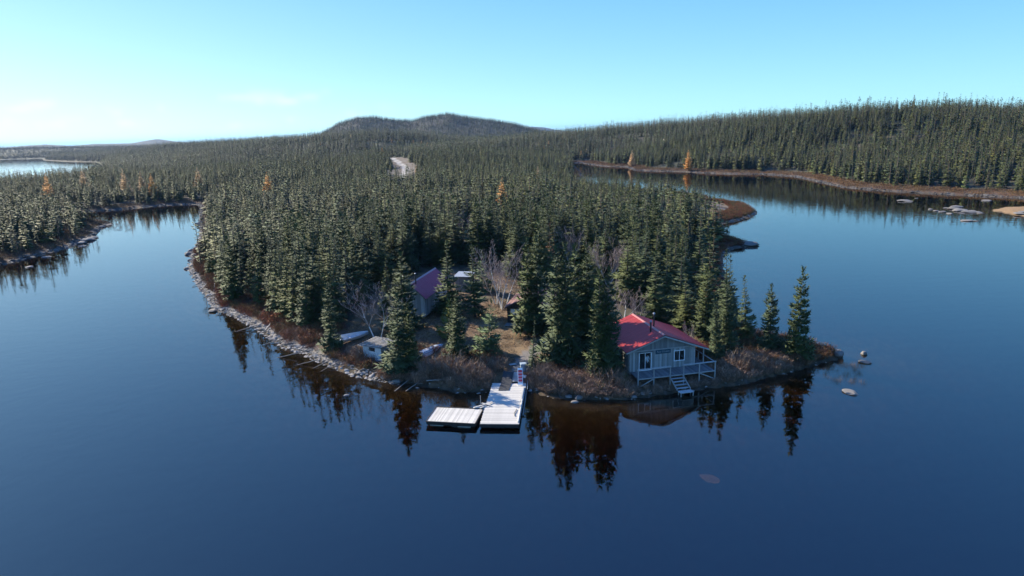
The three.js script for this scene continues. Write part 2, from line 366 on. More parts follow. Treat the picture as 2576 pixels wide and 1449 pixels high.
// radius of the crown at share t of its height, for the kinds of tree on the point
const SHAPES = {
  cone: (t) => Math.pow(1 - t, 0.85) * 1.08,
  slim: (t) => Math.pow(1 - t, 0.62) * (0.62 + 0.38 * Math.sin(Math.PI * Math.min(1, 0.25 + t))) + (t > 0.86 ? 0.10 * Math.sin(Math.PI * (t - 0.86) / 0.14) : 0),
  full: (t) => Math.pow(1 - t, 0.58) * (0.80 + 0.16 * Math.sin(t * 17) * (1 - t)),
  club: (t) => 0.34 * Math.pow(1 - t, 0.3) * (0.75 + 0.5 * Math.abs(Math.sin(t * 9))) + 0.5 * Math.exp(-Math.pow((t - 0.86) / 0.09, 2)) * (1 - t) * 4 + 0.25 * Math.pow(1 - t, 2),
};
function conifer(seed, { H = 10, R = 1.35, shape = 'slim', detail = 2, whorls = 27, each = 8, bare = 0.06, col = NEEDLES[seed % 4], droop = 0.3, gaps = 0.06 }) {
  const r = rng(seed * 7919 + 13), s = new Soup(), t = new Soup(), form = SHAPES[shape];
  const lean = (r() - 0.5) * 0.25;
  for (let i = 0; i < whorls; i++) {
    const k = (i + 0.5 * r()) / whorls, y = H * (bare + (1 - bare) * Math.pow(k, 0.93)), f = form(k), swell = 0.82 + 0.36 * r();
    const n = Math.max(3, Math.round(each * (0.55 + 0.6 * f)));
    for (let j = 0; j < n; j++) {
      if (r() < gaps) continue;
      const L = Math.max(0.12, R * f * swell * (0.72 + 0.5 * r()));
      bough(s, r, y + (r() - 0.5) * 2.2 * H / whorls, (j + i * 0.618 + 0.5 * r()) / n * 2 * Math.PI, L, mix(-droop, 0.55, k * k) + (r() - 0.5) * 0.25, detail, tint(col, 0.78 + 0.44 * r()));
    }
  }
  for (let j = 0; j < 4; j++) bough(s, r, H * 0.975, j * 1.7, 0.16 * R, 1.6, detail, col);
  if (detail > 0) for (let j = 0; j < 3; j++) s.tri([0.05 * R * Math.cos(j * 2.1), H * 0.97, 0.05 * R * Math.sin(j * 2.1)], [0.05 * R * Math.cos(j * 2.1 + 2), H * 0.97, 0.05 * R * Math.sin(j * 2.1 + 2)], [lean * 0.1, H * 1.03, 0], col);
  const bark = [0.085, 0.068, 0.055], r0 = 0.013 * H;
  if (detail === 2) { for (let k = 0; k < 4; k++) t.limb([0, H * (k ? k / 4 : -0.05), 0], [0, H * (k + 1) / 4, 0], r0 * (1 - k / 4) * (k ? 1 : 1.15), r0 * Math.max(0.03, 1 - (k + 1) / 4), 7, tint(bark, 0.9 + 0.1 * k)); for (let k = 0; k < 10; k++) { const a = r() * 6.28, y = H * bare * (0.3 + 0.7 * r()) + 0.1, L = 0.25 + 0.35 * r(); t.limb([0, y, 0], [Math.cos(a) * L, y - 0.08, Math.sin(a) * L], 0.018, 0, 3, tint(bark, 1.2)); } }
  else s.limb([0, -0.4, 0], [0, H * 0.96, 0], r0, 0.01, detail ? 5 : 3, bark);
  return { crown: s.build(detail === 2 ? 0.5 : 0.62), trunk: detail === 2 ? t.build() : null };
}
function tree(name, made) {
  const o = new THREE.Group();
  o.name = name;
  part('trunk', made.trunk, barkMaterial, o);
  part('crown', made.crown, leafMaterial, o);
  return o;
}
const slimKinds = [1, 2, 3, 4, 5, 6].map((k) => tree('spruce_tree', conifer(k, { H: 10, R: [1.25, 1.4, 1.1, 1.5, 1.3, 1.2][k - 1], whorls: 27 + k % 3, bare: [0.05, 0.08, 0.1, 0.04, 0.12, 0.06][k - 1], gaps: 0.05 + 0.02 * k })));
const fullKinds = [11, 12, 13].map((k) => tree('spruce_tree', conifer(k, { H: 10, R: [2.15, 2.35, 2.0][k - 11], shape: 'full', whorls: 28, each: 12, bare: [0.04, 0.1, 0.06][k - 11], droop: 0.22 })));
const midKinds = [21, 22, 23, 24].map((k) => conifer(k, { H: 10, R: [1.25, 1.45, 1.15, 1.35][k - 21], detail: 1, whorls: 15, each: 7, shape: k === 23 ? 'club' : 'slim', gaps: 0.08 }).crown);
const farKinds = [31, 32, 33].map((k) => conifer(k, { H: 10, R: [1.4, 1.6, 1.3][k - 31], detail: 0, whorls: 9, each: 6, shape: k === 33 ? 'club' : 'slim' }).crown);

const LARCH = [0.60, 0.34, 0.11];
const larchKinds = [41, 42].map((k) => tree('larch_tree', conifer(k, { H: 10, R: 1.9, shape: 'cone', whorls: 26, each: 9, bare: 0.12, droop: 0.05, gaps: 0.1, col: k === 41 ? LARCH : [0.58, 0.42, 0.25] })));
const rustKind = tree('spruce_tree', conifer(51, { H: 10, R: 1.3, whorls: 22, each: 6, gaps: 0.25, bare: 0.1, col: [0.16, 0.075, 0.03] }));
const yellowPine = tree('pine_tree', conifer(52, { H: 6, R: 2.1, shape: 'full', whorls: 15, each: 8, bare: 0.08, droop: -0.15, gaps: 0.15, col: [0.17, 0.17, 0.03] }));
const paleFir = tree('fir_tree', conifer(53, { H: 6, R: 1.5, shape: 'cone', whorls: 20, each: 8, bare: 0.02, droop: 0.05, gaps: 0.1, col: [0.085, 0.125, 0.045] }));

// leafless birch: pale stems that fork into fine purplish twigs
function birch(seed, H, stems, spread) {
  const r = rng(seed), t = new Soup(), s = new Soup();
  function grow(a, dir, L, rad, depth) {
    let p = a, d = dir.clone();
    const n = depth === 0 ? 4 : 2;
    for (let k = 0; k < n; k++) {
      d.add(new THREE.Vector3((r() - 0.5) * 0.25, 0.06, (r() - 0.5) * 0.25)).normalize();
      const q = [p[0] + d.x * L / n, p[1] + d.y * L / n, p[2] + d.z * L / n], r0 = rad * (1 - 0.75 * k / n), r1 = rad * (1 - 0.75 * (k + 1) / n);
      if (depth < 2) t.limb(p, q, r0, r1, depth ? 4 : 6, depth ? tint([0.42, 0.37, 0.33], 0.7 + 0.4 * r()) : tint([0.62, 0.6, 0.56], r() < 0.2 ? 0.45 : 0.9 + 0.15 * r()));
      else s.limb(p, q, Math.max(0.009, r0), Math.max(0.006, r1), 3, tint([0.30, 0.235, 0.215], 0.8 + 0.5 * r()));
      if (depth < 4 && (k > 0 || depth > 0)) for (let b = 0; b < (depth === 0 ? 3 : 2); b++) {
        const side = new THREE.Vector3(r() - 0.5, 0.1 + 0.3 * r(), r() - 0.5).normalize().multiplyScalar(0.85).add(d).normalize();
        grow(q, side, L * (0.36 + 0.16 * r()), Math.max(0.006, r1 * 0.62), depth + 1);
      }
      p = q;
    }
  }
  for (let k = 0; k < stems; k++) { const a = k / stems * 6.28 + r(); grow([Math.cos(a) * 0.12 * (stems > 1), -0.3, Math.sin(a) * 0.12 * (stems > 1)], new THREE.Vector3(Math.cos(a) * spread, 1, Math.sin(a) * spread).normalize(), H * (0.72 + 0.2 * r()), 0.075 + 0.03 * r(), 0); }
  const o = new THREE.Group(), tg = t.build(), sg = s.build();
  o.name = 'birch_tree';
  sg.computeBoundingBox();
  const k = H / sg.boundingBox.max.y;
  tg.scale(k, k, k); sg.scale(k, k, k);
  part('trunk', tg, barkMaterial, o);
  part('twigs', sg, barkMaterial, o);
  return o;
}
function shrubGeometry(seed, n, H, spread, cols, wide = 0.014, sprig = 3) {
  const r = rng(seed), s = new Soup();
  for (let k = 0; k < n; k++) {
    const a = r() * 6.28, b = Math.sqrt(r()) * spread, L = H * (0.55 + 0.6 * r()), c = tint(cols[Math.floor(r() * cols.length)], 0.7 + 0.6 * r());
    const foot = [Math.cos(a) * b * 0.45, -0.08, Math.sin(a) * b * 0.45], top = [Math.cos(a) * b * (1 + 0.4 * r()) + (r() - 0.5) * 0.3, L, Math.sin(a) * b * (1 + 0.4 * r()) + (r() - 0.5) * 0.3];
    s.limb(foot, top, wide, 0, 3, c);
    for (let j = 0; j < sprig; j++) {
      const t = 0.35 + 0.6 * r(), p = [mix(foot[0], top[0], t), mix(foot[1], top[1], t), mix(foot[2], top[2], t)], q = [p[0] + (r() - 0.5) * 0.55 * H, p[1] + (0.05 + 0.3 * r()) * H, p[2] + (r() - 0.5) * 0.55 * H];
      const w = wide * (0.8 + r()), e = r() * 3.14;
      s.tri([p[0] - w * Math.cos(e), p[1], p[2] - w * Math.sin(e)], [p[0] + w * Math.cos(e), p[1], p[2] + w * Math.sin(e)], q, tint(c, 0.8 + 0.5 * r()));
    }
  }
  return s.build();
}
// a low cushion of heath: many small leaves
function heathGeometry(seed, n, H, R, cols, leaf = 0.09) {
  const r = rng(seed), s = new Soup();
  for (let k = 0; k < n; k++) {
    const a = r() * 6.28, b = Math.sqrt(r()) * R, y = H * (1 - (b / R) ** 2) * (0.25 + 0.8 * r()), c = tint(cols[Math.floor(r() * cols.length)], 0.65 + 0.7 * r());
    const p = [Math.cos(a) * b, y, Math.sin(a) * b], v = () => [p[0] + (r() - 0.5) * leaf * 2, p[1] + (r() - 0.3) * leaf * 1.8, p[2] + (r() - 0.5) * leaf * 2];
    s.tri(v(), v(), v(), c);
  }
  return s.build();
}

// ---------- hand-placed trees: top and foot in the photograph ----------
let treeCount = 0;
const placed = [];     // [x, z, radius] of trunks, for spacing
function standing(proto, H0, [tx, ty], [bx, by], wide, label, category, group, turn) {
  const foot = onGround(bx, by), top = foot.clone();
  let lo = 0.5, hi = 30;
  for (let k = 0; k < 30; k++) { const m = (lo + hi) / 2; top.y = foot.y + m; if (pixel(top)[1] > ty) lo = m; else hi = m; }
  const k = hi / H0, c = copyOf(proto, [foot.x, foot.y - 0.05, foot.z], turn ?? treeCount * 2.4, [k * wide, k, k * wide], label, category, group);
  const lean = (tx - pixel(top)[0]) / pixel(top)[2] * (pixel(top)[2] / FOCAL) * pixel(top)[2] / hi;
  c.rotation.set(0, turn ?? treeCount * 2.4, 0);
  if (Math.abs(lean) < 0.2) { const q = new THREE.Quaternion().setFromAxisAngle(new THREE.Vector3(0, 0, 1), -Math.atan(lean)); c.quaternion.premultiply(q); }
  placed.push([foot.x, foot.z, 1.6]);
  treeCount++;
  return c;
}
const EDGE = 'spruces along the stony left shore of the point';
const spruceEdge = 'tall spruce at the front edge of the stand above the stony shore and orange shrubs';
[[785, 590, 790, 818, 1.0], [718, 600, 724, 800, 0.95], [742, 575, 750, 795, 0.95], [690, 590, 696, 786, 0.9], [838, 590, 842, 824, 0.9], [735, 626, 737, 818, 0.9], [766, 594, 772, 826, 1.0], [645, 612, 652, 770, 0.95], [601, 586, 607, 730, 0.85], [554, 582, 559, 716, 0.9], [700, 612, 706, 775, 0.95], [822, 601, 828, 818, 0.95], [852, 607, 853, 812, 0.85], [802, 598, 806, 808, 0.8], [867, 578, 872, 800, 1.0], [524, 585, 528, 690, 0.85], [575, 590, 581, 712, 0.8], [625, 600, 629, 742, 0.8], [675, 585, 682, 752, 0.9]]
  .forEach(([tx, ty, bx, by, w], i) => standing(slimKinds[i % 6], 10, [tx, ty], [bx, by], w, spruceEdge, 'tree', EDGE));
standing(slimKinds[1], 10, [970, 644], [974, 790], 1.0, 'spruce with a double tip rising behind the bare birch and the small white shed', 'tree');
standing(fullKinds[2], 10, [1007, 637], [1015, 832], 1.3, 'full spruce hiding the left end of the cabin with the crimson roof', 'tree');
standing(fullKinds[0], 10, [998, 741], [1004, 937], 1.12, 'broad spruce standing beside the white shed by the water', 'tree');
standing(fullKinds[1], 10, [1023, 767], [1036, 930], 0.8, 'shorter spruce growing against the broad spruce beside the shed', 'tree');
standing(slimKinds[3], 10, [1122, 607], [1129, 790], 1.5, 'slim spruce in front of the right end of the crimson roof', 'tree');
standing(slimKinds[4], 10, [1186, 617], [1195, 797], 1.5, 'spruce with a bare lower trunk on the sunlit clearing', 'tree');
standing(fullKinds[2], 10, [1145, 732], [1152, 905], 1.0, 'blue-green spruce just behind the overturned boat and dark brush', 'tree');
standing(yellowPine, 6, [1130, 757], [1128, 850], 1.0, 'yellowish green bushy pine behind the blue-green spruce', 'tree');
standing(paleFir, 6, [1236, 757], [1224, 893], 1.05, 'bright green young fir left of the path to the dock', 'tree');
standing(paleFir, 6, [1262, 850], [1252, 902], 1.0, 'low bright green fir bush at the foot of the young fir', 'tree');
standing(slimKinds[2], 10, [1345, 806], [1338, 944], 0.95, 'small thin spruce beside the path at the head of the dock', 'tree');
standing(fullKinds[1], 10, [1325, 604], [1331, 842], 0.8, 'tall twin spruce, the left one, in front of the dark brown cabin', 'tree');
standing(fullKinds[0], 10, [1349, 598], [1354, 838], 0.8, 'tall twin spruce, the right one, in front of the dark brown cabin', 'tree');
const ROW = 'spruces in the tall row between the dark brown cabin and the upturned grey boat', rowLabel = 'tall spruce in the row between the dark brown cabin and the upturned grey boat';
[[1398, 625, 1406, 912, 0.9, 0], [1421, 616, 1428, 916, 0.85, 2], [1444, 621, 1450, 885, 0.95, 1], [1475, 618, 1479, 878, 1.0, 2], [1488, 676, 1492, 868, 0.75, 0]].forEach(([tx, ty, bx, by, w, k]) => standing(fullKinds[k], 10, [tx, ty], [bx, by], w, rowLabel, 'tree', ROW));
standing(fullKinds[1], 10, [1507, 681], [1513, 946], 0.78, 'big spruce, left of two, shading the left roof of the grey cabin', 'tree');
standing(fullKinds[2], 10, [1532, 677], [1523, 945], 0.95, 'big spruce, right of two, shading the left roof of the grey cabin', 'tree');
standing(slimKinds[5], 10, [1784, 588], [1790, 790], 1.3, 'spruce with rusty dead lower boughs at the back of the grey cabin', 'tree');
standing(rustKind, 10, [1788, 668], [1792, 794], 1.6, 'half-dead spruce with orange-brown needles behind the grey cabin', 'tree');
standing(slimKinds[0], 10, [1827, 628], [1830, 835], 1.25, 'tall ragged spruce with a thin tip between the cabin and the point', 'tree');
standing(slimKinds[3], 10, [1873, 693], [1876, 858], 1.15, 'dark narrow spruce on the back shore of the point', 'tree');
standing(fullKinds[0], 10, [1941, 717], [1937, 884], 1.0, 'dark spruce with a thick rounded tip on the point', 'tree');
standing(fullKinds[1], 10, [2021, 677], [2003, 907], 0.78, 'lone outermost spruce with layered boughs and bare foot on the point', 'tree');
standing(fullKinds[2], 10, [1827, 707], [1829, 888], 0.95, 'sunlit spruce right of the grey cabin roof', 'tree');
standing(fullKinds[0], 10, [1799, 752], [1802, 905], 0.85, 'shorter sunlit spruce beside the right porch of the grey cabin', 'tree');
standing(slimKinds[1], 10, [1749, 714], [1751, 828], 1.3, 'young blue-green spruce behind the red roof of the grey cabin', 'tree');
standing(slimKinds[2], 10, [1775, 733], [1776, 840], 1.3, 'young dark spruce close behind the right eave of the grey cabin', 'tree');
standing(slimKinds[4], 10, [1829, 541], [1829, 594], 1.2, 'small lone spruce on the rocky spit in the right bay', 'tree');

// ---------- the forest ----------
{
  const r = rng(2024), individual = [], mid = [], far = [], larchSpots = [];
  const blocked = (x, z) => { for (const [a, b, c] of placed) if ((a - x) ** 2 + (b - z) ** 2 < c * c) return true; return false; };
  const cells = new Map();
  const bands = [[70, 190, 0.13], [190, 420, 0.125], [420, 800, 0.10], [800, 1500, 0.065], [1500, 2500, 0.03], [2500, 3900, 0.009]];
  for (const [r0, r1, density] of bands) {
    const half = r1 < 500 ? 0.84 : 0.74, area = half * (r1 * r1 - r0 * r0), n = Math.round(area * density);
    for (let k = 0; k < n; k++) {
      const rad = Math.sqrt(r0 * r0 + r() * (r1 * r1 - r0 * r0)), a = (r() * 2 - 1) * half, x = Math.sin(a) * rad, z = -Math.cos(a) * rad, u = r(), v = r(), w = r();
      if (insideOf(LAKE, x, z) || insideOf(FAR_LAKE, x, z)) continue;
      const d = inland(x, z);
      if (d < 2.2 + 3 * u) continue;
      const right = x > 0 && z < -150 && x > 60;
      if (right && rad < 700 && d < 7 + 5 * u) continue;
      if (x > 120 && rad < 700 && signed(SANDBAR, x, z) < 4) continue;
      if (rad < 240 && (insideOf(CLEARING, x, z) || blocked(x, z) || GAPS.some((q) => lineDistance(q, x, z) < 2.8) || (x > 10 && x < 24.5 && z > -84 && z < -68))) continue;
      if (rad < 400 && insideOf(GRASSY_POINT, x, z)) continue;
      if (rad > 350 && rad < 900) { const q = lineDistance(ROAD, x, z); if (q < 7 + 8 * w) continue; }
      // black spruce grow thick in places and thin in others
      const thick = fbm(x * 0.02, z * 0.02, 3, 12.1);
      if (rad < 1500 && v < 0.28 - 0.9 * thick) continue;
      if (rad < 420) { // room between trunks
        const key = Math.round(x / 2) + ',' + Math.round(z / 2);
        if (cells.has(key)) continue;
        cells.set(key, 1);
      }
      const h = heightAt(x, z, d), shore = smooth(d, 2, 14);
      const H = (rad < 300 ? 8.6 + 4.6 * Math.pow(r(), 0.8) : 7.2 + 4.8 * Math.pow(r(), 0.8)) * mix(0.88, 1, shore) * (1 + 0.35 * thick) * (rad > 1500 ? 1.05 : 1) * (x > 20 && x < 120 && z < -200 && z > -440 ? 0.55 : x > -120 && x < 130 && rad < 480 ? 1 - 0.22 * smooth(rad, 140, 200) : x < -130 && rad < 750 ? 0.84 : 1);
      const tall = v > 0.94 && rad > 180 ? 1.3 : 1, spot = [x, h, z, H * tall, r() * 6.283, (rad < 200 ? 1.1 : rad < 300 ? 0.98 : 0.82) + 0.45 * r(), r(), r()];
      if (rad < 190) individual.push(spot); else if (rad < 620) mid.push(spot); else far.push(spot);
    }
  }
  // the trees that show largest stand as things of their own
  individual.sort((p, q) => q[3] / Math.hypot(q[0], q[2]) - p[3] / Math.hypot(p[0], p[2]));
  const own = individual.splice(0, 300 - treeCount);
  mid.push(...individual);
  const zones = [[-30, 'spruce of the dense stand above the stony shore, behind the front edge trees', 'spruces of the stand above the stony shore'], [-7, 'spruce of the dark stand behind the crimson roofed cabin', 'spruces behind the crimson roofed cabin'], [7, 'spruce of the stand behind the dark brown cabin and the birches', 'spruces behind the dark brown cabin'], [1e9, 'spruce of the stand behind the grey cabin with the red roof', 'spruces behind the grey cabin']];
  own.forEach(([x, h, z, H, turn, w, u, v], i) => {
    const [, behind, group] = zones.find((q) => x * 90 / -z < q[0]), near = u < 0.2 ? fullKinds[i % 3] : slimKinds[Math.floor(v * 6)], k = H / 10;
    copyOf(near, [x, h - 0.05, z], turn, [k * w * (u < 0.2 ? 0.7 : 1.18), k, k * w * (u < 0.2 ? 0.7 : 1.18)], behind, 'tree', group);
  });
  const m4 = new THREE.Matrix4(), q = new THREE.Quaternion(), up = new THREE.Vector3(0, 1, 0), s3 = new THREE.Vector3(), p3 = new THREE.Vector3(), color = new THREE.Color();
  function woods(name, label, list, kinds, widen) {
    const o = new THREE.Group();
    o.name = numbered(name);
    scene.add(o);
    tag(o, label, 'forest', null, 'stuff');
    kinds.forEach((g, k) => {
      const mine = list.filter((_, i) => i % kinds.length === k), m = new THREE.InstancedMesh(g, leafMaterial, mine.length);
      m.name = 'spruces';
      m.userData.kind = 'stuff';
      mine.forEach(([x, h, z, H, turn, w, u, v], i) => {
        p3.set(x, h - 0.1, z); q.setFromAxisAngle(up, turn); s3.set(H / 10 * w * widen, H / 10, H / 10 * w * widen);
        m.setMatrixAt(i, m4.compose(p3, q, s3));
        const b = 0.75 + 0.5 * u;
        m.setColorAt(i, color.setRGB(b * (0.92 + 0.3 * v), b, b * (1.06 - 0.22 * v)));
      });
      m.castShadow = m.receiveShadow = true;
      o.add(m);
    });
    return o;
  }
  woods('spruce_forest', 'dense spruce forest covering the point behind the near trees and both shores', mid, midKinds, 1.2);
  woods('distant_forest', 'far spruce forest over the hills beyond the lake', far, farKinds, 1.25);
  console.log('trees', own.length, mid.length, far.length);
}
// larches in autumn gold, standing above the spruces: tip in the photograph, metres away, height
{
  const spots = [[1262, 450, 205, 11], [1353, 420, 330, 8], [961, 370, 720, 13], [1215, 388, 600, 9], [1180, 396, 560, 8], [1381, 370, 720, 12], [1370, 384, 690, 9], [1415, 368, 760, 10], [1462, 378, 640, 11], [1475, 372, 660, 9], [670, 434, 330, 10], [307, 426, 400, 12], [195, 455, 330, 12], [352, 432, 390, 9], [378, 438, 380, 9], [495, 421, 410, 10], [113, 437, 400, 13], [204, 424, 440, 12], [985, 355, 860, 9], [1006, 352, 880, 11], [1040, 355, 900, 8], [1060, 352, 900, 10], [1075, 357, 890, 8], [1108, 372, 820, 9], [681, 375, 800, 11], [750, 372, 850, 8], [808, 377, 830, 9], [884, 355, 930, 8], [838, 362, 900, 7], [2168, 432, 275, 9], [2548, 285, 560, 8], [1050, 447, 420, 11], [1660, 312, 930, 9]];
  spots.forEach(([px, py, dist, H], i) => {
    const d = new THREE.Vector3((px - 1288) / FOCAL, (724.5 - py) / FOCAL, -1).applyQuaternion(camera.quaternion), k = dist / Math.hypot(d.x, d.z), x = d.x * k, z = d.z * k, y = height(x, z);
    const top = EYE + d.y * k, h = clamp(top - y, 6, 17);
    if (inland(x, z) < 1) return;
    const o = copyOf(larchKinds[i % 2], [x, y, z], i * 1.9, [h / 10 * 1.1, h / 10, h / 10 * 1.1], i === 0 ? 'bright orange larch rising from the green spruces of the point' : 'golden autumn larch among the far green spruces', 'tree', i === 0 ? undefined : 'golden larches scattered through the forest');
  });
}
standing(larchKinds[0], 10, [1732, 378], [1733, 425], 1.2, 'tall bright orange larch at the far shore of the right bay', 'tree');
standing(larchKinds[1], 10, [1590, 378], [1590, 414], 1.2, 'tall pale orange larch at the narrow far end of the right bay', 'tree');

// ---------- birches ----------
{
  const tall = birch(5, 7.5, 2, 0.28), wide = birch(9, 7, 5, 0.42), mid = birch(15, 6.5, 3, 0.25), bush = birch(21, 4, 4, 0.6);
  const B = (proto, H0, px, py, bx, by, w, label) => standing(proto, H0, [px, py], [bx, by], w, label, 'tree', undefined, 0.4 * px);
  B(tall, 7.5, 935, 700, 951, 860, 1.7, 'leafless birch with two white stems behind the small white shed');
  B(mid, 6.5, 1268, 610, 1265, 778, 1.25, 'leafless white birch on the clearing left of the dark brown cabin');
  B(mid, 6.5, 1240, 640, 1248, 765, 1.2, 'greyer leafless birch behind the white birch on the clearing');
  B(wide, 7, 1534, 592, 1530, 720, 1.25, 'wide leafless birch with many pale stems behind the row of spruces');
  B(bush, 4, 1575, 705, 1570, 800, 1.2, 'bare grey bushy tree behind the left slope of the red roof');
  B(bush, 4, 1610, 745, 1604, 812, 1.0, 'small bare tree behind the ridge of the red roof');
  B(bush, 4, 1735, 803, 1732, 862, 0.8, 'small reddish bare tree beside the right slope of the red roof');
  B(wide, 7, 1165, 525, 1168, 600, 1.2, 'bare grey birch clump deep among the spruces of the point');
  B(mid, 6.5, 1432, 560, 1440, 690, 0.9, 'thin bare birch among rusty spruces behind the row');
}
standing(rustKind, 10, [1382, 560], [1386, 705], 1.0, 'dead spruce with rust-brown needles behind the twin spruces', 'tree');
standing(paleFir, 6, [1212, 630], [1214, 735], 1.0, 'yellowing fir with an orange side left of the white birch', 'tree');

// ---------- brush, heath, stones ----------
const brushMaterial = new THREE.MeshStandardMaterial({ vertexColors: true, roughness: 0.95 });
brushMaterial.name = 'brush';
const GREY = [[0.2, 0.145, 0.105], [0.15, 0.105, 0.075], [0.26, 0.185, 0.13], [0.18, 0.105, 0.065]], RUSSET = [[0.2, 0.075, 0.035], [0.16, 0.07, 0.04], [0.24, 0.11, 0.05], [0.11, 0.07, 0.04]], STRAW = [[0.3, 0.2, 0.1], [0.24, 0.15, 0.075], [0.34, 0.21, 0.11], [0.2, 0.11, 0.06]], FLAME = [[0.42, 0.115, 0.03], [0.34, 0.085, 0.03], [0.46, 0.17, 0.045]];
const rock = (seed, flat = 0.6) => {
  const g = new THREE.IcosahedronGeometry(1, 2), p = g.attributes.position, r = rng(seed), cuts = Array.from({ length: 7 }, () => [new THREE.Vector3(r() - 0.5, (r() - 0.3) * 0.8, r() - 0.5).normalize(), 0.62 + 0.3 * r()]), v = new THREE.Vector3();
  const col = [];
  for (let k = 0; k < p.count; k++) {
    v.fromBufferAttribute(p, k);
    v.multiplyScalar(1 + 0.22 * noise(v.x * 1.4 + seed, v.y * 1.4, v.z * 1.4));
    for (const [n, d] of cuts) { const e = v.dot(n) - d; if (e > 0) v.addScaledVector(n, -e * 0.92); }
    v.y *= flat;
    p.setXYZ(k, v.x, v.y, v.z);
    const c = 0.75 + 0.5 * (0.5 + 0.5 * noise(v.x * 3 + seed, v.y * 3, v.z * 3));
    col.push(0.175 * c, 0.16 * c, 0.145 * c);
  }
  g.setAttribute('color', new THREE.Float32BufferAttribute(col, 3));
  g.computeVertexNormals();
  return g;
};
const rocks = [3, 8, 15, 21, 34].map((s) => rock(s, [0.6, 0.5, 0.7, 0.42, 0.55][s % 5]));
const stoneMaterial = new THREE.MeshStandardMaterial({ vertexColors: true, roughness: 0.9 });
stoneMaterial.name = 'granite';
function strewn(name, label, category, geometry, material, list) {
  const m = new THREE.InstancedMesh(geometry, material, list.length), m4 = new THREE.Matrix4(), c = new THREE.Color();
  list.forEach(([x, y, z, sx, sy, sz, turn, r, g, b, tilt = 0], i) => { m.setMatrixAt(i, m4.compose(new THREE.Vector3(x, y, z), new THREE.Quaternion().setFromEuler(new THREE.Euler(tilt, turn, tilt * 0.7)), new THREE.Vector3(sx, sy, sz))); m.setColorAt(i, c.setRGB(r, g, b)); });
  m.name = numbered(name);
  m.castShadow = m.receiveShadow = true;
  scene.add(m);
  return tag(m, label, category, null, 'stuff');
}
// points in a zone of the point's land
function scatter(seed, n, x0, x1, z0, z1, accept) { const r = rng(seed), out = []; for (let k = 0; k < n; k++) { const x = mix(x0, x1, r()), z = mix(z0, z1, r()), d = inland(x, z); const keep = accept(x, z, d, r); if (keep) out.push([x, heightAt(x, z, d), z, d, r(), r(), r(), r()]); } return out; }
// points along the shores, off metres inland at most
function along(seed, n, lo, hi, accept) {
  const r = rng(seed), segs = [], out = [];
  let total = 0;
  for (let i = 1; i < LAKE.length - 5; i++) { const [a, b] = LAKE[i - 1], [c, d] = LAKE[i], mx = (a + c) / 2, mz = (b + d) / 2, L = Math.hypot(c - a, d - b); if (accept(mx, mz)) { total += L; segs.push([a, b, c, d, total]); } }
  for (let k = 0; k < n; k++) {
    const t = r() * total, [a, b, c, d] = segs.find((q) => q[4] >= t), f = r(), off = mix(lo, hi, r()), L = Math.hypot(c - a, d - b), x = mix(a, c, f) + (d - b) / L * off, z = mix(b, d, f) - (c - a) / L * off, e = inland(x, z);
    if (e > lo - 0.6 && e < hi + 1) out.push([x, heightAt(x, z, e), z, e, r(), r(), r(), r()]);
  }
  return out;
}
const onPoint = (x, z) => x > -105 && x < 95 && z > -300;
const HOUSE = { x: 17.3, z: -72.2, turn: THREE.MathUtils.degToRad(12) };
const inHouse = (x, z) => { const dx = x - HOUSE.x, dz = z - HOUSE.z, c = Math.cos(HOUSE.turn), s = Math.sin(HOUSE.turn), u = dx * c - dz * s, v = -(dx * s + dz * c); return u > -4.9 && u < 5.9 && v > -3.7 && v < 9.4; };
const nearPath = (x, z) => lineDistance(PATH, x, z) < 1.2;
const front = (x, z) => insideOf(CLEARING, x, z);
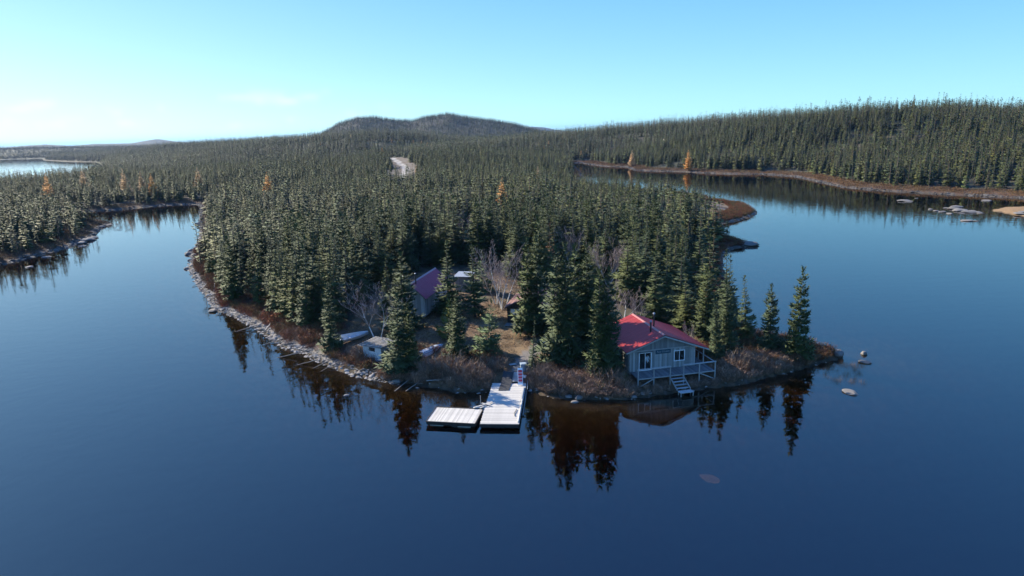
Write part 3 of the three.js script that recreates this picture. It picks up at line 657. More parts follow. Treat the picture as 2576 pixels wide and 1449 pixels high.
{
  const thicket = shrubGeometry(61, 46, 1.15, 0.75, GREY), russet = shrubGeometry(62, 40, 0.8, 0.7, RUSSET, 0.016, 4), straw = heathGeometry(63, 60, 0.34, 0.6, STRAW, 0.075), heath = heathGeometry(64, 60, 0.42, 0.7, [...RUSSET, ...STRAW.slice(0, 2)], 0.085);
  const clump = (n) => fbm(n[0] * 0.16, n[2] * 0.16, 3, 15.5);
  const zone = [-60, 45, -125, -62];
  const brush = scatter(1, 9000, ...zone, (x, z, d, r) => d > 0.7 && d < 7 && z > -96 && !inHouse(x, z) && !nearPath(x, z) && !(x > -2.5 && x < 1.6) && !(x > -27 && x < -18 && z < -84.5) && !(x > -14 && x < -8 && z < -79.5) && !(x > 5 && x < 11 && z < -73 && z > -77) && r() < (d < 4 ? 0.85 : 0.4) * smooth(clump([x, 0, z]), -0.16, 0.1));
  brush.push(...along(11, 1500, 0.25, 4, (x, z) => x > -18 && x < 37 && z > -84).filter(([x, , z]) => !inHouse(x, z) && !nearPath(x, z) && !(x > -3 && x < 1.6) && !(x > 17.5 && x < 20.5 && z > -71.5)));
  { // low brush below and before the deck
    const r = rng(91), c = Math.cos(HOUSE.turn), q = Math.sin(HOUSE.turn);
    for (let k = 0; k < 420; k++) { const u = mix(-5, 5.8, r()), v = mix(-5, -0.4, r()), x = HOUSE.x + u * c - v * q, z = HOUSE.z - u * q - v * c, d = inland(x, z); if (d > 0.2 && !(u > -0.6 && u < 1.8 && v < -2.1)) brush.push([x, heightAt(x, z, d), z, d, 0.25 * r(), 0.3 * r(), r(), r()]); }
  }
  strewn('brush_thicket', 'leafless grey brown brush along the front shore of the point', 'brush', thicket, brushMaterial, brush.map(([x, y, z, d, a, b, c, e]) => { const s = 0.5 + 0.7 * a * a; return [x, y, z, s, s * (0.55 + 0.6 * b), s, c * 6.28, 0.75 + 0.95 * e, 0.75 + 0.75 * e, 0.75 + 0.65 * e]; }));
  const red = along(2, 5200, 1.2, 8.5, onPoint).filter(([x, , z]) => !inHouse(x, z) && !nearPath(x, z) && !(x > -3 && x < 1.6 && z > -78) && !(x > -28 && x < -18 && z < -83 && z > -93));
  strewn('russet_shrubs', 'low russet shrubs between the stones and the spruces of the point', 'brush', russet, brushMaterial, red.map(([x, y, z, d, a, b, c, e]) => { const s = 0.7 + 0.9 * a; return [x, y, z, s, s * (0.6 + 0.5 * b), s, c * 6.28, 0.6 + 0.7 * e, 0.65 + 0.6 * b, 0.8]; }));
  const dry = scatter(3, 16000, ...zone, (x, z, d, r) => d > 0.8 && front(x, z) && !inHouse(x, z) && !nearPath(x, z) && r() < 0.7);
  strewn('dry_ground_cover', 'straw and rust coloured ground plants on the clearing', 'ground cover', straw, brushMaterial, dry.map(([x, y, z, d, a, b, c, e]) => { const s = 0.6 + 0.7 * a; return [x, y - 0.04, z, s, s * (0.5 + 0.7 * b), s, c * 6.28, 0.45 + 0.75 * e, 0.45 + 0.7 * e, 0.5 + 0.5 * e]; }));
  const banks = along(4, 9000, 1.5, 11, (x, z) => !onPoint(x, z));
  strewn('shore_heath', 'red brown heath along the far banks of both bays', 'heath', heath, brushMaterial, banks.map(([x, y, z, d, a, b, c, e]) => { const s = 1.1 + 1.5 * a; return [x, y - 0.05, z, s, s * (0.6 + 0.6 * b), s, c * 6.28, 0.6 + 0.6 * e, 0.6 + 0.6 * e, 0.7]; }));
  const mossSpots = scatter(5, 5000, -110, 80, -190, -80, (x, z, d, r) => d > 6 && !front(x, z) && r() < 0.5);
  strewn('forest_undergrowth', 'low dark undergrowth beneath the spruces of the point', 'undergrowth', heathGeometry(66, 50, 0.5, 0.8, [[0.11, 0.12, 0.05], [0.14, 0.10, 0.055], [0.09, 0.105, 0.045]], 0.1), brushMaterial, mossSpots.map(([x, y, z, d, a, b, c, e]) => { const s = 0.8 + a; return [x, y - 0.05, z, s, s, s, c * 6.28, 0.8 + 0.4 * e, 0.8 + 0.4 * e, 0.8]; }));
  // stones
  const pebbles = along(6, 7500, -0.5, 1.2, onPoint).filter(([x, , z, , a, b]) => (x < -14 ? z < -70 || b < 0.9 : b < 0.12) && !(x > -3 && x < 1.6 && z > -78));
  strewn('shore_stones', 'pale grey stones lining the water edge of the point', 'stones', rocks[0], stoneMaterial, pebbles.map(([x, y, z, d, a, b, c, e]) => { const s = 0.08 + 0.26 * a * a * a + 0.05 * b; return [x, y + 0.04, z, s, s, s * (0.7 + 0.5 * b), c * 6.28, 1.1 + 0.7 * e, 1.1 + 0.67 * e, 1.1 + 0.64 * e, e - 0.5]; }));
  const farStones = along(7, 3600, -0.5, 1.3, (x, z) => !onPoint(x, z));
  strewn('far_shore_stones', 'grey stones lining the far banks of both bays', 'stones', rocks[1], stoneMaterial, farStones.map(([x, y, z, d, a, b, c, e]) => { const s = 0.2 + 0.5 * a * a; return [x, y + 0.06, z, s, s, s * (0.7 + 0.5 * b), c * 6.28, 0.3 + 0.5 * e, 0.3 + 0.47 * e, 0.3 + 0.44 * e, e - 0.5]; }));
  // reeds off the tip of the point
  const s = new Soup(), r = rng(67);
  for (let k = 0; k < 26; k++) { const a = r() * 6.28, b = r() * 0.5, x = Math.cos(a) * b, z = Math.sin(a) * b, H = 0.3 + 0.35 * r(); s.limb([x, -0.6, z], [x + (r() - 0.5) * 0.25, H, z + (r() - 0.5) * 0.25], 0.008, 0, 3, [0.24, 0.15, 0.08]); }
  const reed = s.build(), spots = [];
  for (let k = 0; k < 60; k++) { const p = at(mix(2075, 2175, r()), mix(908, 965, r()), 0); if (inland(p.x, p.z) < -0.3) spots.push([p.x, 0, p.z, 1, 0.6 + 0.6 * r(), 1, r() * 6.28, 1, 1, 1]); }
  for (let k = 0; k < 40; k++) { const p = at(mix(255, 330, r()), mix(563, 582, r()), 0); if (inland(p.x, p.z) < -0.3) spots.push([p.x, 0, p.z, 2, 1, 2, r() * 6.28, 1, 0.7, 0.6]); }
  strewn('water_reeds', 'thin brown reeds standing in the shallows off the points', 'reeds', reed, brushMaterial, spots);
}
// shrubs one can tell apart
{
  const flame = tag(new THREE.Group(), null), f = heathGeometry(71, 420, 1.0, 1.25, FLAME, 0.13), tw = shrubGeometry(72, 40, 1.1, 1.0, RUSSET);
  flame.name = 'orange_shrub';
  part('leaves', f, brushMaterial, flame); part('stems', tw, brushMaterial, flame);
  [[698, 803, 1.35, 'large flame orange shrub at the foot of the spruces on the left shore'], [672, 792, 0.9, 'smaller orange shrub beside the flame orange shrub on the left shore'], [718, 838, 0.7, 'rusty orange shrub just above the stones below the flame orange shrub'], [553, 716, 0.8, 'red orange shrub near driftwood on the stony left shore']].forEach(([px, py, s, label]) => { const p = onGround(px, py); copyOf(flame, [p.x, p.y - 0.1, p.z], px, s, label, 'shrub'); });
  const bare = new THREE.Group();
  bare.name = 'bare_shrub';
  part('twigs', shrubGeometry(73, 130, 1.9, 1.5, GREY, 0.017, 5), brushMaterial, bare);
  [[1868, 930, 1.25, 'pale tangled bare shrub in the sun right of the grey cabin'], [1905, 925, 0.9, 'smaller bare shrub at the right end of the pale tangled one'], [1250, 932, 0.95, 'upright bare shrub left of the black ramp mat'], [1540, 965, 1.1, 'pale bare shrub below the two big spruces at the shore'], [1500, 955, 0.9, 'bare shrub on the shore below the upturned grey boat'], [905, 905, 1.0, 'bare shrub at the left wall of the small white shed'], [1130, 942, 1.3, 'grey bare shrub mass in front of the overturned pale boat'], [1180, 950, 1.2, 'dark bare shrub between the brush and the main dock'], [1360, 958, 1.1, 'bare shrub on the bank right of the dock head'], [1085, 945, 1.2, 'bare shrub below the overturned pale boat'], [1113, 770, 0.9, 'bare shrub against the wall of the crimson roofed cabin']].forEach(([px, py, s, label]) => { const p = onGround(px, py); copyOf(bare, [p.x, p.y - 0.05, p.z], px, s, label, 'shrub'); });
}
// boulders: pixel, width in metres, kind
{
  const B = (px, py, w, kind, flat, label, group) => {
    const p = at(px, py, 0), h = Math.max(0, height(p.x, p.z));
    const m = part('boulder', rocks[kind], stoneMaterial, scene);
    m.position.set(p.x, h + 0.12 * w * flat, p.z); m.scale.set(w / 2, w / 2 * flat, w / 2 * 0.8); m.rotation.y = px * 0.7;
    return tag(m, label, 'boulder', group);
  };
  B(2107, 897, 1.7, 2, 1.0, 'big grey boulder at the very tip of the point');
  B(2042, 884, 1.6, 0, 0.9, 'boulder beside the lone outermost spruce');
  B(2173, 892, 0.9, 2, 1.2, 'pointed boulder in the water off the tip of the point');
  B(2176, 912, 1.5, 3, 0.5, 'low dark flat rock in the water off the tip of the point');
  B(2139, 988, 1.9, 3, 0.35, 'long flat rock alone in the water off the point');
  B(871, 995, 0.7, 1, 0.6, 'small rock alone in the water off the stony left shore');
  B(1785, 1197, 1.8, 3, 0.12, 'rock lying just under the water in front of the cabin', undefined).position.y = -0.75;
  B(536, 784, 1.9, 0, 0.8, 'dark boulder at the corner of the stony left shore');
  B(996, 962, 1.2, 2, 0.9, 'grey boulder ending the stony beach below the white shed');
  B(1880, 617, 5.5, 3, 0.5, 'dark rock ending the spit in the right bay');
  B(1455, 1004, 1.0, 2, 1.0, 'grey boulder at the shore below the upturned grey boat', 'boulders at the shore below the upturned grey boat');
  B(1445, 1012, 0.9, 1, 0.6, 'grey boulder at the shore below the upturned grey boat', 'boulders at the shore below the upturned grey boat');
  B(1430, 1000, 1.0, 0, 0.7, 'grey boulder at the shore below the upturned grey boat', 'boulders at the shore below the upturned grey boat');
  B(1525, 1004, 0.8, 4, 0.8, 'grey boulder at the shore below the upturned grey boat', 'boulders at the shore below the upturned grey boat');
  B(1595, 1001, 0.8, 2, 0.8, 'round grey boulder at the shore left of the cabin steps');
  const L = 'dark boulder on the jutting stony part of the left shore', LG = 'boulders on the jutting part of the left shore';
  for (const [x, y, w] of [[482, 632, 2.2], [474, 640, 2.6], [490, 645, 1.8], [478, 655, 1.6], [470, 677, 1.6], [484, 673, 1.8], [497, 565, 2.4], [500, 618, 2.2], [492, 690, 1.5]]) B(x, y, w, Math.round(x + y) % 5, 0.7, L, LG);
  const LB = 'dark rock off the low point in the left bay', LBG = 'rocks off the low point in the left bay';
  for (const [x, y, w] of [[222, 605, 5], [230, 600, 4], [205, 612, 3.5], [207, 621, 2.4], [74, 672, 2], [255, 572, 3.5], [270, 568, 3]]) B(x, y, w, Math.round(x + y) % 5, 0.45, LB, LBG);
  B(117, 647, 2.6, 1, 0.35, 'flat lone rock in the water of the left bay');
  const RB = 'grey rock among those breaking the surface before the sandbar', RBG = 'rocks breaking the water before the sandbar';
  for (const [x, y, w] of [[2275, 506, 4.5], [2283, 507, 3.5], [2306, 499, 1.4], [2415, 530, 5.5], [2436, 534, 5], [2400, 526, 4], [2390, 538, 2.5], [2370, 533, 2.5], [2356, 531, 2], [2444, 531, 2.5], [2462, 535, 2.5], [2418, 537, 2], [2378, 524, 1.8], [2480, 505, 3.5], [2468, 537, 2], [2432, 556, 3.2], [2454, 557, 1.8], [2340, 527, 2], [2405, 521, 4], [2564, 541, 4], [2572, 538, 3]]) B(x, y, w, Math.round(x + y) % 5, 0.4, RB, RBG);
}
// driftwood: two ends in the photograph
{
  const wood = new THREE.MeshStandardMaterial({ color: lin(0.2, 0.175, 0.15), roughness: 0.9 }), pale = new THREE.MeshStandardMaterial({ color: lin(0.42, 0.39, 0.36), roughness: 0.9 });
  wood.name = 'driftwood'; pale.name = 'bleached_wood';
  const log = (x0, y0, h0, x1, y1, h1, rad, label, group, m = wood) => {
    const a = at(x0, y0, h0), b = at(x1, y1, h1), s = new Soup(), r = rng(x0 * 7 + y0), o = part('driftwood_log', (() => { let p = [0, 0, 0], n = 5; const e = b.clone().sub(a); for (let k = 0; k < n; k++) { const q = [e.x * (k + 1) / n + (r() - 0.5) * 0.08, e.y * (k + 1) / n + (r() - 0.5) * 0.04, e.z * (k + 1) / n + (r() - 0.5) * 0.08]; s.limb(p, q, rad * (1 - 0.7 * k / n), rad * (1 - 0.7 * (k + 1) / n), 6, [1, 1, 1]); p = q; } return s.build(); })(), m, scene);
    o.position.copy(a);
    return tag(o, label, 'driftwood', group);
  };
  const G1 = 'logs reaching from the stony left shore into the water', l1 = 'dark log reaching from the stony left shore into the water';
  for (const q of [[720, 850, 0.5, 660, 868, -0.05, 0.12], [740, 862, 0.5, 690, 872, -0.05, 0.1], [745, 889, 0.55, 690, 902, -0.1, 0.1], [786, 880, 0.6, 735, 893, -0.05, 0.09], [800, 905, 0.6, 740, 920, -0.1, 0.09], [838, 902, 0.6, 780, 930, -0.1, 0.09], [855, 908, 0.6, 800, 938, -0.1, 0.08], [565, 775, 0.6, 540, 797, -0.05, 0.12], [640, 820, 0.5, 590, 835, -0.05, 0.11]]) log(...q, l1, G1);
  const G2 = 'broken logs on the jutting part of the left shore', l2 = 'broken log sticking out over the water from the jutting left shore';
  for (const q of [[520, 697, 0.7, 484, 722, 0.05, 0.14], [530, 705, 0.8, 500, 735, 0, 0.12], [560, 735, 0.8, 512, 748, 0, 0.12], [575, 752, 0.8, 530, 768, 0, 0.12]]) log(...q, l2, G2);
  const G3 = 'pale bleached stumps on the left shore', l3 = 'bleached upright stump on the stony left shore';
  for (const q of [[538, 733, 0.5, 540, 712, 1.5, 0.09], [582, 757, 0.6, 580, 738, 1.6, 0.09], [667, 832, 0.6, 690, 800, 0.8, 0.12], [685, 845, 0.5, 690, 828, 1.1, 0.08]]) log(...q, l3, G3, pale);
  log(992, 985, -0.05, 1040, 945, 0.6, 0.07, 'thin pole lying from the brush into the water, left of two', undefined);
  log(1020, 985, -0.05, 1075, 945, 0.6, 0.07, 'thin pole lying from the brush into the water, right of two', undefined);
  log(1073, 958, 0.7, 1110, 955, 0.8, 0.05, 'pale straight stick lying on the dark brush left of the dock', undefined, pale);
}

// ---------- timber, metal, glass ----------
const grainFine = tileNoise(48, 11), grainWide = tileNoise(12, 12), blotch = tileNoise(10, 13);
// long streaks along v with blotches of weathering
const woodGrain = greyTexture(256, (x, y) => 0.62 + 0.30 * grainFine(x, y * 0.06) + 0.16 * grainWide(x, y * 0.25) - 0.22 * smooth(blotch(x, y), 0.62, 0.9));
const wood = (r, g, b, n = 3, spread = 0.2) => Array.from({ length: n }, (_, k) => { const f = 1 - spread + 2 * spread * k / Math.max(1, n - 1), m = new THREE.MeshStandardMaterial({ color: lin(r * f, g * f, b * f), map: woodGrain, bumpMap: woodGrain, bumpScale: 0.006, roughness: 0.88 }); m.name = 'timber'; return m; });
const GREYWOOD = wood(0.36, 0.375, 0.37, 4, 0.28), DARKBOARD = wood(0.235, 0.24, 0.24, 3, 0.2), DECKWOOD = wood(0.19, 0.19, 0.185, 3, 0.2), DOCKWOOD = wood(0.62, 0.585, 0.53, 4, 0.16), FRAMEWOOD = wood(0.42, 0.42, 0.41, 2, 0.1), TARWOOD = wood(0.05, 0.042, 0.038, 2, 0.15), BROWNBOARD = wood(0.034, 0.03, 0.028, 3, 0.25), SHEDWOOD = wood(0.72, 0.75, 0.78, 3, 0.06);
const rustNoise = tileNoise(20, 17), rustFine = tileNoise(90, 18);
const metalWear = greyTexture(256, (x, y) => 0.74 + 0.2 * rustNoise(x, y) + 0.12 * rustFine(x, y) - 0.05);
const metal = (r, g, b, rough = 0.42) => { const m = new THREE.MeshStandardMaterial({ color: lin(r, g, b), map: metalWear, roughness: rough, metalness: 0.0 }); m.name = 'painted_sheet'; return m; };
const REDROOF = metal(0.56, 0.066, 0.056), CRIMSON = metal(0.36, 0.022, 0.075), GREYROOF = metal(0.35, 0.38, 0.42), STOVEPIPE = metal(0.035, 0.035, 0.037, 0.5), ALUMINIUM = metal(0.62, 0.66, 0.7, 0.45), GREYHULL = metal(0.3, 0.34, 0.36, 0.5);
const WHITE = new THREE.MeshStandardMaterial({ color: lin(0.8, 0.82, 0.84), roughness: 0.5 }); WHITE.name = 'white_frame';
const GLASS = new THREE.MeshPhysicalMaterial({ color: 0xffffff, roughness: 0.02, transmission: 1, thickness: 0, ior: 1.5 }); GLASS.name = 'glass';
const INTERIOR = new THREE.MeshStandardMaterial({ color: lin(0.26, 0.2, 0.14), roughness: 0.95 }); INTERIOR.name = 'interior';
const CURTAIN = new THREE.MeshStandardMaterial({ color: lin(0.72, 0.74, 0.7), roughness: 0.9 }); CURTAIN.name = 'curtain';
const pick = (list, k) => list[Math.abs(Math.floor(Math.sin(k * 127.1) * 43758.5)) % list.length];

// vertical boards over a wall from x0 to x1 at depth z, bottom(x) to top(x), leaving out the openings [xa, xb, ya, yb]
function boards(parent, name, x0, x1, w, z, bottom, top, openings, mats, thick = 0.03) {
  const n = Math.round((x1 - x0) / w);
  for (let k = 0; k < n; k++) {
    const a = mix(x0, x1, k / n) + 0.006, b = mix(x0, x1, (k + 1) / n) - 0.006, c = (a + b) / 2;
    let runs = [[bottom(c), top(c)]];
    for (const [xa, xb, ya, yb] of openings) if (c > xa && c < xb) runs = runs.flatMap(([p, q]) => [[p, Math.min(q, ya)], [Math.max(p, yb), q]]).filter(([p, q]) => q - p > 0.03);
    for (const [p, q] of runs) { if (q - p < 0.03) continue; const m = part(name, box(b - a, q - p, thick, 0, 0, 0), pick(mats, k + x0 * 3), parent); m.position.set(c, (p + q) / 2, z + 0.004 * Math.sin(k * 5.1)); }
  }
}
// one corrugated sheet: from (xa, ya) at the ridge to (xb, yb) at the eave, z0 to z1
function corrugated(xa, ya, xb, yb, z0, z1, pitch = 0.19, deep = 0.022) {
  const n = Math.max(4, Math.round((z1 - z0) / pitch) * 6), p = [], idx = [], uv = [], L = Math.hypot(xb - xa, yb - ya), nx = (ya - yb) / L * Math.sign(xb - xa), ny = Math.abs(xb - xa) / L;
  for (let k = 0; k <= n; k++) {
    const z = mix(z0, z1, k / n), o = deep * Math.cos(k / 6 * 2 * Math.PI);
    for (const t of [0, 1]) { p.push(mix(xa, xb, t) + nx * o, mix(ya, yb, t) + ny * o, z); uv.push(z / 3, t * L / 3); }
    if (k < n) { const q = k * 2; idx.push(q, q + 1, q + 2, q + 1, q + 3, q + 2); }
  }
  const g = new THREE.BufferGeometry();
  g.setAttribute('position', new THREE.Float32BufferAttribute(p, 3)); g.setAttribute('uv', new THREE.Float32BufferAttribute(uv, 2)); g.setIndex(idx); g.computeVertexNormals();
  return g;
}
function prism(points, depth) { const s = new THREE.Shape(points.map(([x, y]) => new THREE.Vector2(x, y))); return new THREE.ExtrudeGeometry(s, { depth, bevelEnabled: false }); }
// a sliding window: frame of four bars, a middle bar and two panes, x0..x1, y0..y1, facing +z at z
function slider(parent, name, x0, x1, y0, y1, z, w = 0.07) {
  const f = part(name, mergeGeometries([box(x1 - x0, w, 0.09, (x0 + x1) / 2, y1 - w / 2, z), box(x1 - x0, w, 0.09, (x0 + x1) / 2, y0 + w / 2, z), box(w, y1 - y0 - 2 * w, 0.09, x0 + w / 2, (y0 + y1) / 2, z), box(w, y1 - y0 - 2 * w, 0.09, x1 - w / 2, (y0 + y1) / 2, z)]), WHITE, parent);
  const c = (x0 + x1) / 2;
  part('mullion', box(0.05, y1 - y0 - 2 * w, 0.06, c, (y0 + y1) / 2, z + 0.005), WHITE, f);
  part('pane', box(c - x0 - w - 0.025, y1 - y0 - 2 * w, 0.006, (x0 + w + c - 0.025) / 2, (y0 + y1) / 2, z - 0.01), GLASS, f);
  part('pane', box(x1 - w - c - 0.025, y1 - y0 - 2 * w, 0.006, (c + 0.025 + x1 - w) / 2, (y0 + y1) / 2, z + 0.012), GLASS, f);
  return f;
}

// ---------- the grey cabin with the red roof ----------
{
  const g0 = 0.2, F = 1.55, T = 3.86, RX = 0.03, RY = 5.72, LX = -4.66, LY = 4.06, EX = 5.7, EY = 3.56, BACK = -8.7;
  const cabin = thing('lake_cabin', 'weathered grey board cabin with a red corrugated roof and a railed deck at the water', 'cabin', [HOUSE.x, 0, HOUSE.z], HOUSE.turn);
  const lineY = (x) => (x < RX ? mix(RY, LY, (RX - x) / (RX - LX)) : mix(RY, EY, (x - RX) / (EX - RX))) - 0.09;
  const door = [-2.97, -1.40, F - 0.05, 3.72], win = [1.42, 2.80, 2.26, 3.57];
  boards(cabin, 'wall_board', -4.1, 4.1, 0.22, 0, () => F - 0.35, () => T, [door, win], GREYWOOD);
  boards(cabin, 'gable_board', -3.7, 4.1, 0.24, -0.02, () => T + 0.13, (x) => lineY(x) - 0.05, [], DARKBOARD);
  part('band_board', box(8.3, 0.13, 0.05, 0.05, T + 0.065, 0.03), FRAMEWOOD[0], cabin);
  part('corner_board', box(0.14, T - F + 0.3, 0.05, 4.04, (T + F - 0.3) / 2, 0.045), FRAMEWOOD[1], cabin);
  part('corner_board', box(0.14, T - F + 0.3, 0.05, -4.04, (T + F - 0.3) / 2, 0.045), FRAMEWOOD[0], cabin);
  // inner walls keep the daylight out
  part('inner_wall', mergeGeometries([box(1.1, T - F, 0.08, -3.53, (T + F) / 2, -0.075), box(2.78, T - F, 0.08, 0.0, (T + F) / 2, -0.075), box(1.24, T - F, 0.08, 3.44, (T + F) / 2, -0.075), box(1.57, T - 3.72, 0.08, -2.185, (T + 3.72) / 2, -0.075), box(1.38, T - 3.57, 0.08, 2.11, (T + 3.57) / 2, -0.075), box(1.38, 2.26 - F, 0.08, 2.11, (2.26 + F) / 2, -0.075)]), INTERIOR, cabin);
  part('gable_back', prism([[-4.0, T], [4.0, T], [4.0, lineY(4.0) - 0.06], [RX, RY - 0.16], [-4.0, lineY(-4.0) - 0.06]], 0.05), INTERIOR, cabin).position.z = -0.12;
  part('ceiling', box(8.0, 0.05, 8.4, 0, T - 0.03, -4.35), INTERIOR, cabin);
  part('cabin_floor', box(8.0, 0.12, 8.5, 0, F - 0.1, -4.4), INTERIOR, cabin);
  part('side_wall', box(0.12, T - F + 0.3, 8.55, -4.12, (T + F - 0.3) / 2, -4.35), GREYWOOD[1], cabin);
  part('side_wall', box(0.12, T - F + 0.3, 8.55, 4.12, (T + F - 0.3) / 2, -4.35), GREYWOOD[2], cabin);
  part('back_wall', prism([[-4.1, F - 0.3], [4.1, F - 0.3], [4.1, lineY(4.1) - 0.06], [RX, RY - 0.2], [-4.1, lineY(-4.1) - 0.06]], 0.1), GREYWOOD[1], cabin).position.z = BACK;
  part('side_door', box(0.05, 1.95, 0.9, -4.22, F + 1.0, -1.2), GREYWOOD[0], cabin);
  part('side_window', box(0.04, 0.9, 1.1, 4.2, 2.8, -2.6), GREYWOOD[3], cabin);
  part('lintel_board', box(1.9, 0.08, 0.16, -2.19, 3.79, 0.09, 0.3), DARKBOARD[0], cabin);
  slider(cabin, 'sliding_door', ...door, 0.035, 0.08);
  slider(cabin, 'window', ...win, 0.035, 0.075);
  // name board with carved letters
  const cv = document.createElement('canvas'); cv.width = 512; cv.height = 136;
  const cx = cv.getContext('2d'); cx.fillStyle = '#2f4a57'; cx.fillRect(0, 0, 512, 136);
  for (let k = 0; k < 40; k++) { cx.fillStyle = k % 2 ? 'rgba(30,50,60,0.25)' : 'rgba(80,105,115,0.2)'; cx.fillRect(0, (k * 37) % 136, 512, 2 + k % 4); }
  cx.fillStyle = '#a3a7a4'; cx.font = 'italic 74px serif'; cx.textAlign = 'center'; cx.fillText('Bear Ti Lakes', 256, 92, 430);
  const tx = new THREE.CanvasTexture(cv); tx.colorSpace = THREE.SRGBColorSpace;
  const board = new THREE.MeshStandardMaterial({ color: 0xffffff, map: tx, roughness: 0.85 }); board.name = 'name_board';
  const sign = part('name_board', box(1.92, 0.5, 0.035, 0.04, 3.62, 0.045), GREYWOOD[0], cabin);
  const face = part('lettering', new THREE.PlaneGeometry(1.9, 0.49), board, sign); face.position.set(0.04, 3.62, 0.066);
  // roof
  part('roof_deck', mergeGeometries([prism([[LX + 0.04, LY - 0.09], [RX, RY - 0.1], [EX - 0.04, EY - 0.1], [EX - 0.04, EY - 0.17], [RX, RY - 0.2], [LX + 0.04, LY - 0.16]], 9.5)]), DECKWOOD[1], cabin).position.z = -9.05;
  for (let k = 0; k < 10; k++) {
    const z1 = 0.5 - k * 0.96, z0 = z1 - 0.975, dy = (k % 2) * 0.006;
    part('roof_sheet', corrugated(RX, RY + dy, LX, LY + dy, z0, z1), REDROOF, cabin);
    part('roof_sheet', corrugated(RX, RY + dy, EX, EY + dy, z0, z1), REDROOF, cabin);
  }
  part('ridge_cap', prism([[RX - 0.2, RY - 0.045], [RX, RY + 0.05], [RX + 0.2, RY - 0.055], [RX + 0.2, RY - 0.03], [RX, RY + 0.075], [RX - 0.2, RY - 0.02]], 9.6), metal(0.55, 0.2, 0.17, 0.35), cabin).position.z = -9.1;
  part('barge_board', bar([RX, RY - 0.16, 0.47], [LX, LY - 0.14, 0.47], 0.04, 0.16), FRAMEWOOD[0], cabin);
  part('barge_board', bar([RX, RY - 0.16, 0.47], [EX, EY - 0.14, 0.47], 0.04, 0.16), FRAMEWOOD[1], cabin);
  for (const [x, z, h, y0] of [[-0.62, -2.05, 1.15, 5.3], [0.62, -3.9, 1.5, 5.3]]) {
    const c = part('stovepipe', rod([x, y0, z], [x, y0 + h + 0.25, z], 0.105, 0.105, 12), STOVEPIPE, cabin);
    part('pipe_cap', mergeGeometries([rod([x, y0 + h + 0.33, z], [x, y0 + h + 0.42, z], 0.17, 0.05, 12), rod([x, y0 + h + 0.2, z], [x, y0 + h + 0.28, z], 0.13, 0.13, 12)]), GREYROOF, c);
  }
  // deck round the front and right side
  const D0 = -4.05, D1 = 5.45, DZ = 2.3, frame = [];
  for (const z of [0.35, 1.3, 2.2]) frame.push(box(D1 - D0, 0.16, 0.06, (D0 + D1) / 2, F - 0.16, z));
  for (const z of [-0.8, -3, -5.2, -7]) frame.push(box(1.25, 0.16, 0.06, 4.85, F - 0.16, z));
  const deck = part('deck', mergeGeometries(frame), DECKWOOD[1], cabin);
  const nb = 64; for (let k = 0; k < nb; k++) { const w = (D1 - D0) / nb, m = part('deck_board', box(w - 0.014, 0.036, DZ - 0.08), pick(DECKWOOD, k), deck); m.position.set(D0 + (k + 0.5) * w, F - 0.055, 0.06 + DZ / 2 - 0.02); m.rotation.x = 0.004 * Math.sin(k * 3.3); }
  for (let k = 0; k < 9; k++) { const m = part('deck_board', box(0.135, 0.036, 7.3), pick(DECKWOOD, k + 7), deck); m.position.set(4.26 + k * 0.148, F - 0.055, -3.62); }
  part('rim_joist', box(D1 - D0 + 0.08, 0.13, 0.05, (D0 + D1) / 2, F - 0.11, DZ + 0.03), FRAMEWOOD[0], deck);
  const postXs = [-4.05, -2.15, -0.15, 1.5, 3.45, 5.42];
  for (const x of postXs) part('rail_post', box(0.11, F + 1.0 + 0.15, 0.11, x, (F + 1.0 - 0.15) / 2 + 0.05, DZ + 0.115), FRAMEWOOD[Math.abs(Math.round(x)) % 2], deck);
  part('handrail', box(4.05, 0.11, 0.15, -2.1, F + 1.07, DZ + 0.115), FRAMEWOOD[1], deck);
  part('handrail', box(4.1, 0.11, 0.15, 3.47, F + 1.07, DZ + 0.115), FRAMEWOOD[1], deck);
  part('handrail', bar([5.42, F + 1.0, DZ], [5.42, F + 1.0, -7], 0.07, 0.09), FRAMEWOOD[0], deck);
  part('mid_rail', box(1.8, 0.09, 0.05, 4.43, F - 0.02, DZ + 0.2), FRAMEWOOD[1], deck);
  for (const z of [-1.6, -4.2, -6.8]) part('rail_post', box(0.09, F + 0.9, 0.09, 5.42, (F + 0.95) / 2 + 0.1, z), FRAMEWOOD[0], deck);
  part('brace', bar([3.5, F - 0.12, DZ + 0.2], [5.38, 0.55, DZ + 0.2], 0.05, 0.11), FRAMEWOOD[1], deck);
  part('brace', bar([-2.2, F - 0.15, DZ + 0.2], [-4.0, 0.55, DZ + 0.2], 0.05, 0.11), FRAMEWOOD[0], deck);
  for (const z of [-0.25, -4.4]) part('porch_post', box(0.12, EY - 0.15 - F, 0.12, 5.36, (EY - 0.15 + F) / 2, z), FRAMEWOOD[0], cabin);
  // steps down to the water
  const steps = part('steps', mergeGeometries([bar([-0.25, F - 0.1, DZ + 0.2], [-0.2, 0.5, DZ + 2.05], 0.05, 0.2), bar([1.35, F - 0.1, DZ + 0.2], [1.4, 0.5, DZ + 2.05], 0.05, 0.2)]), FRAMEWOOD[0], deck);
  for (let k = 0; k < 4; k++) part('tread', box(1.54, 0.045, 0.26, 0.57, F - 0.3 - k * 0.235, DZ + 0.46 + k * 0.4), FRAMEWOOD[k % 2], steps);
  part('landing', mergeGeometries([box(1.6, 0.05, 0.75, 0.62, 0.42, DZ + 2.45), ...[[-0.1, 2.15], [1.35, 2.15], [-0.1, 2.76], [1.35, 2.76]].map(([x, z]) => box(0.08, 0.8, 0.08, x, 0.0, DZ + z))]), FRAMEWOOD[1], steps);
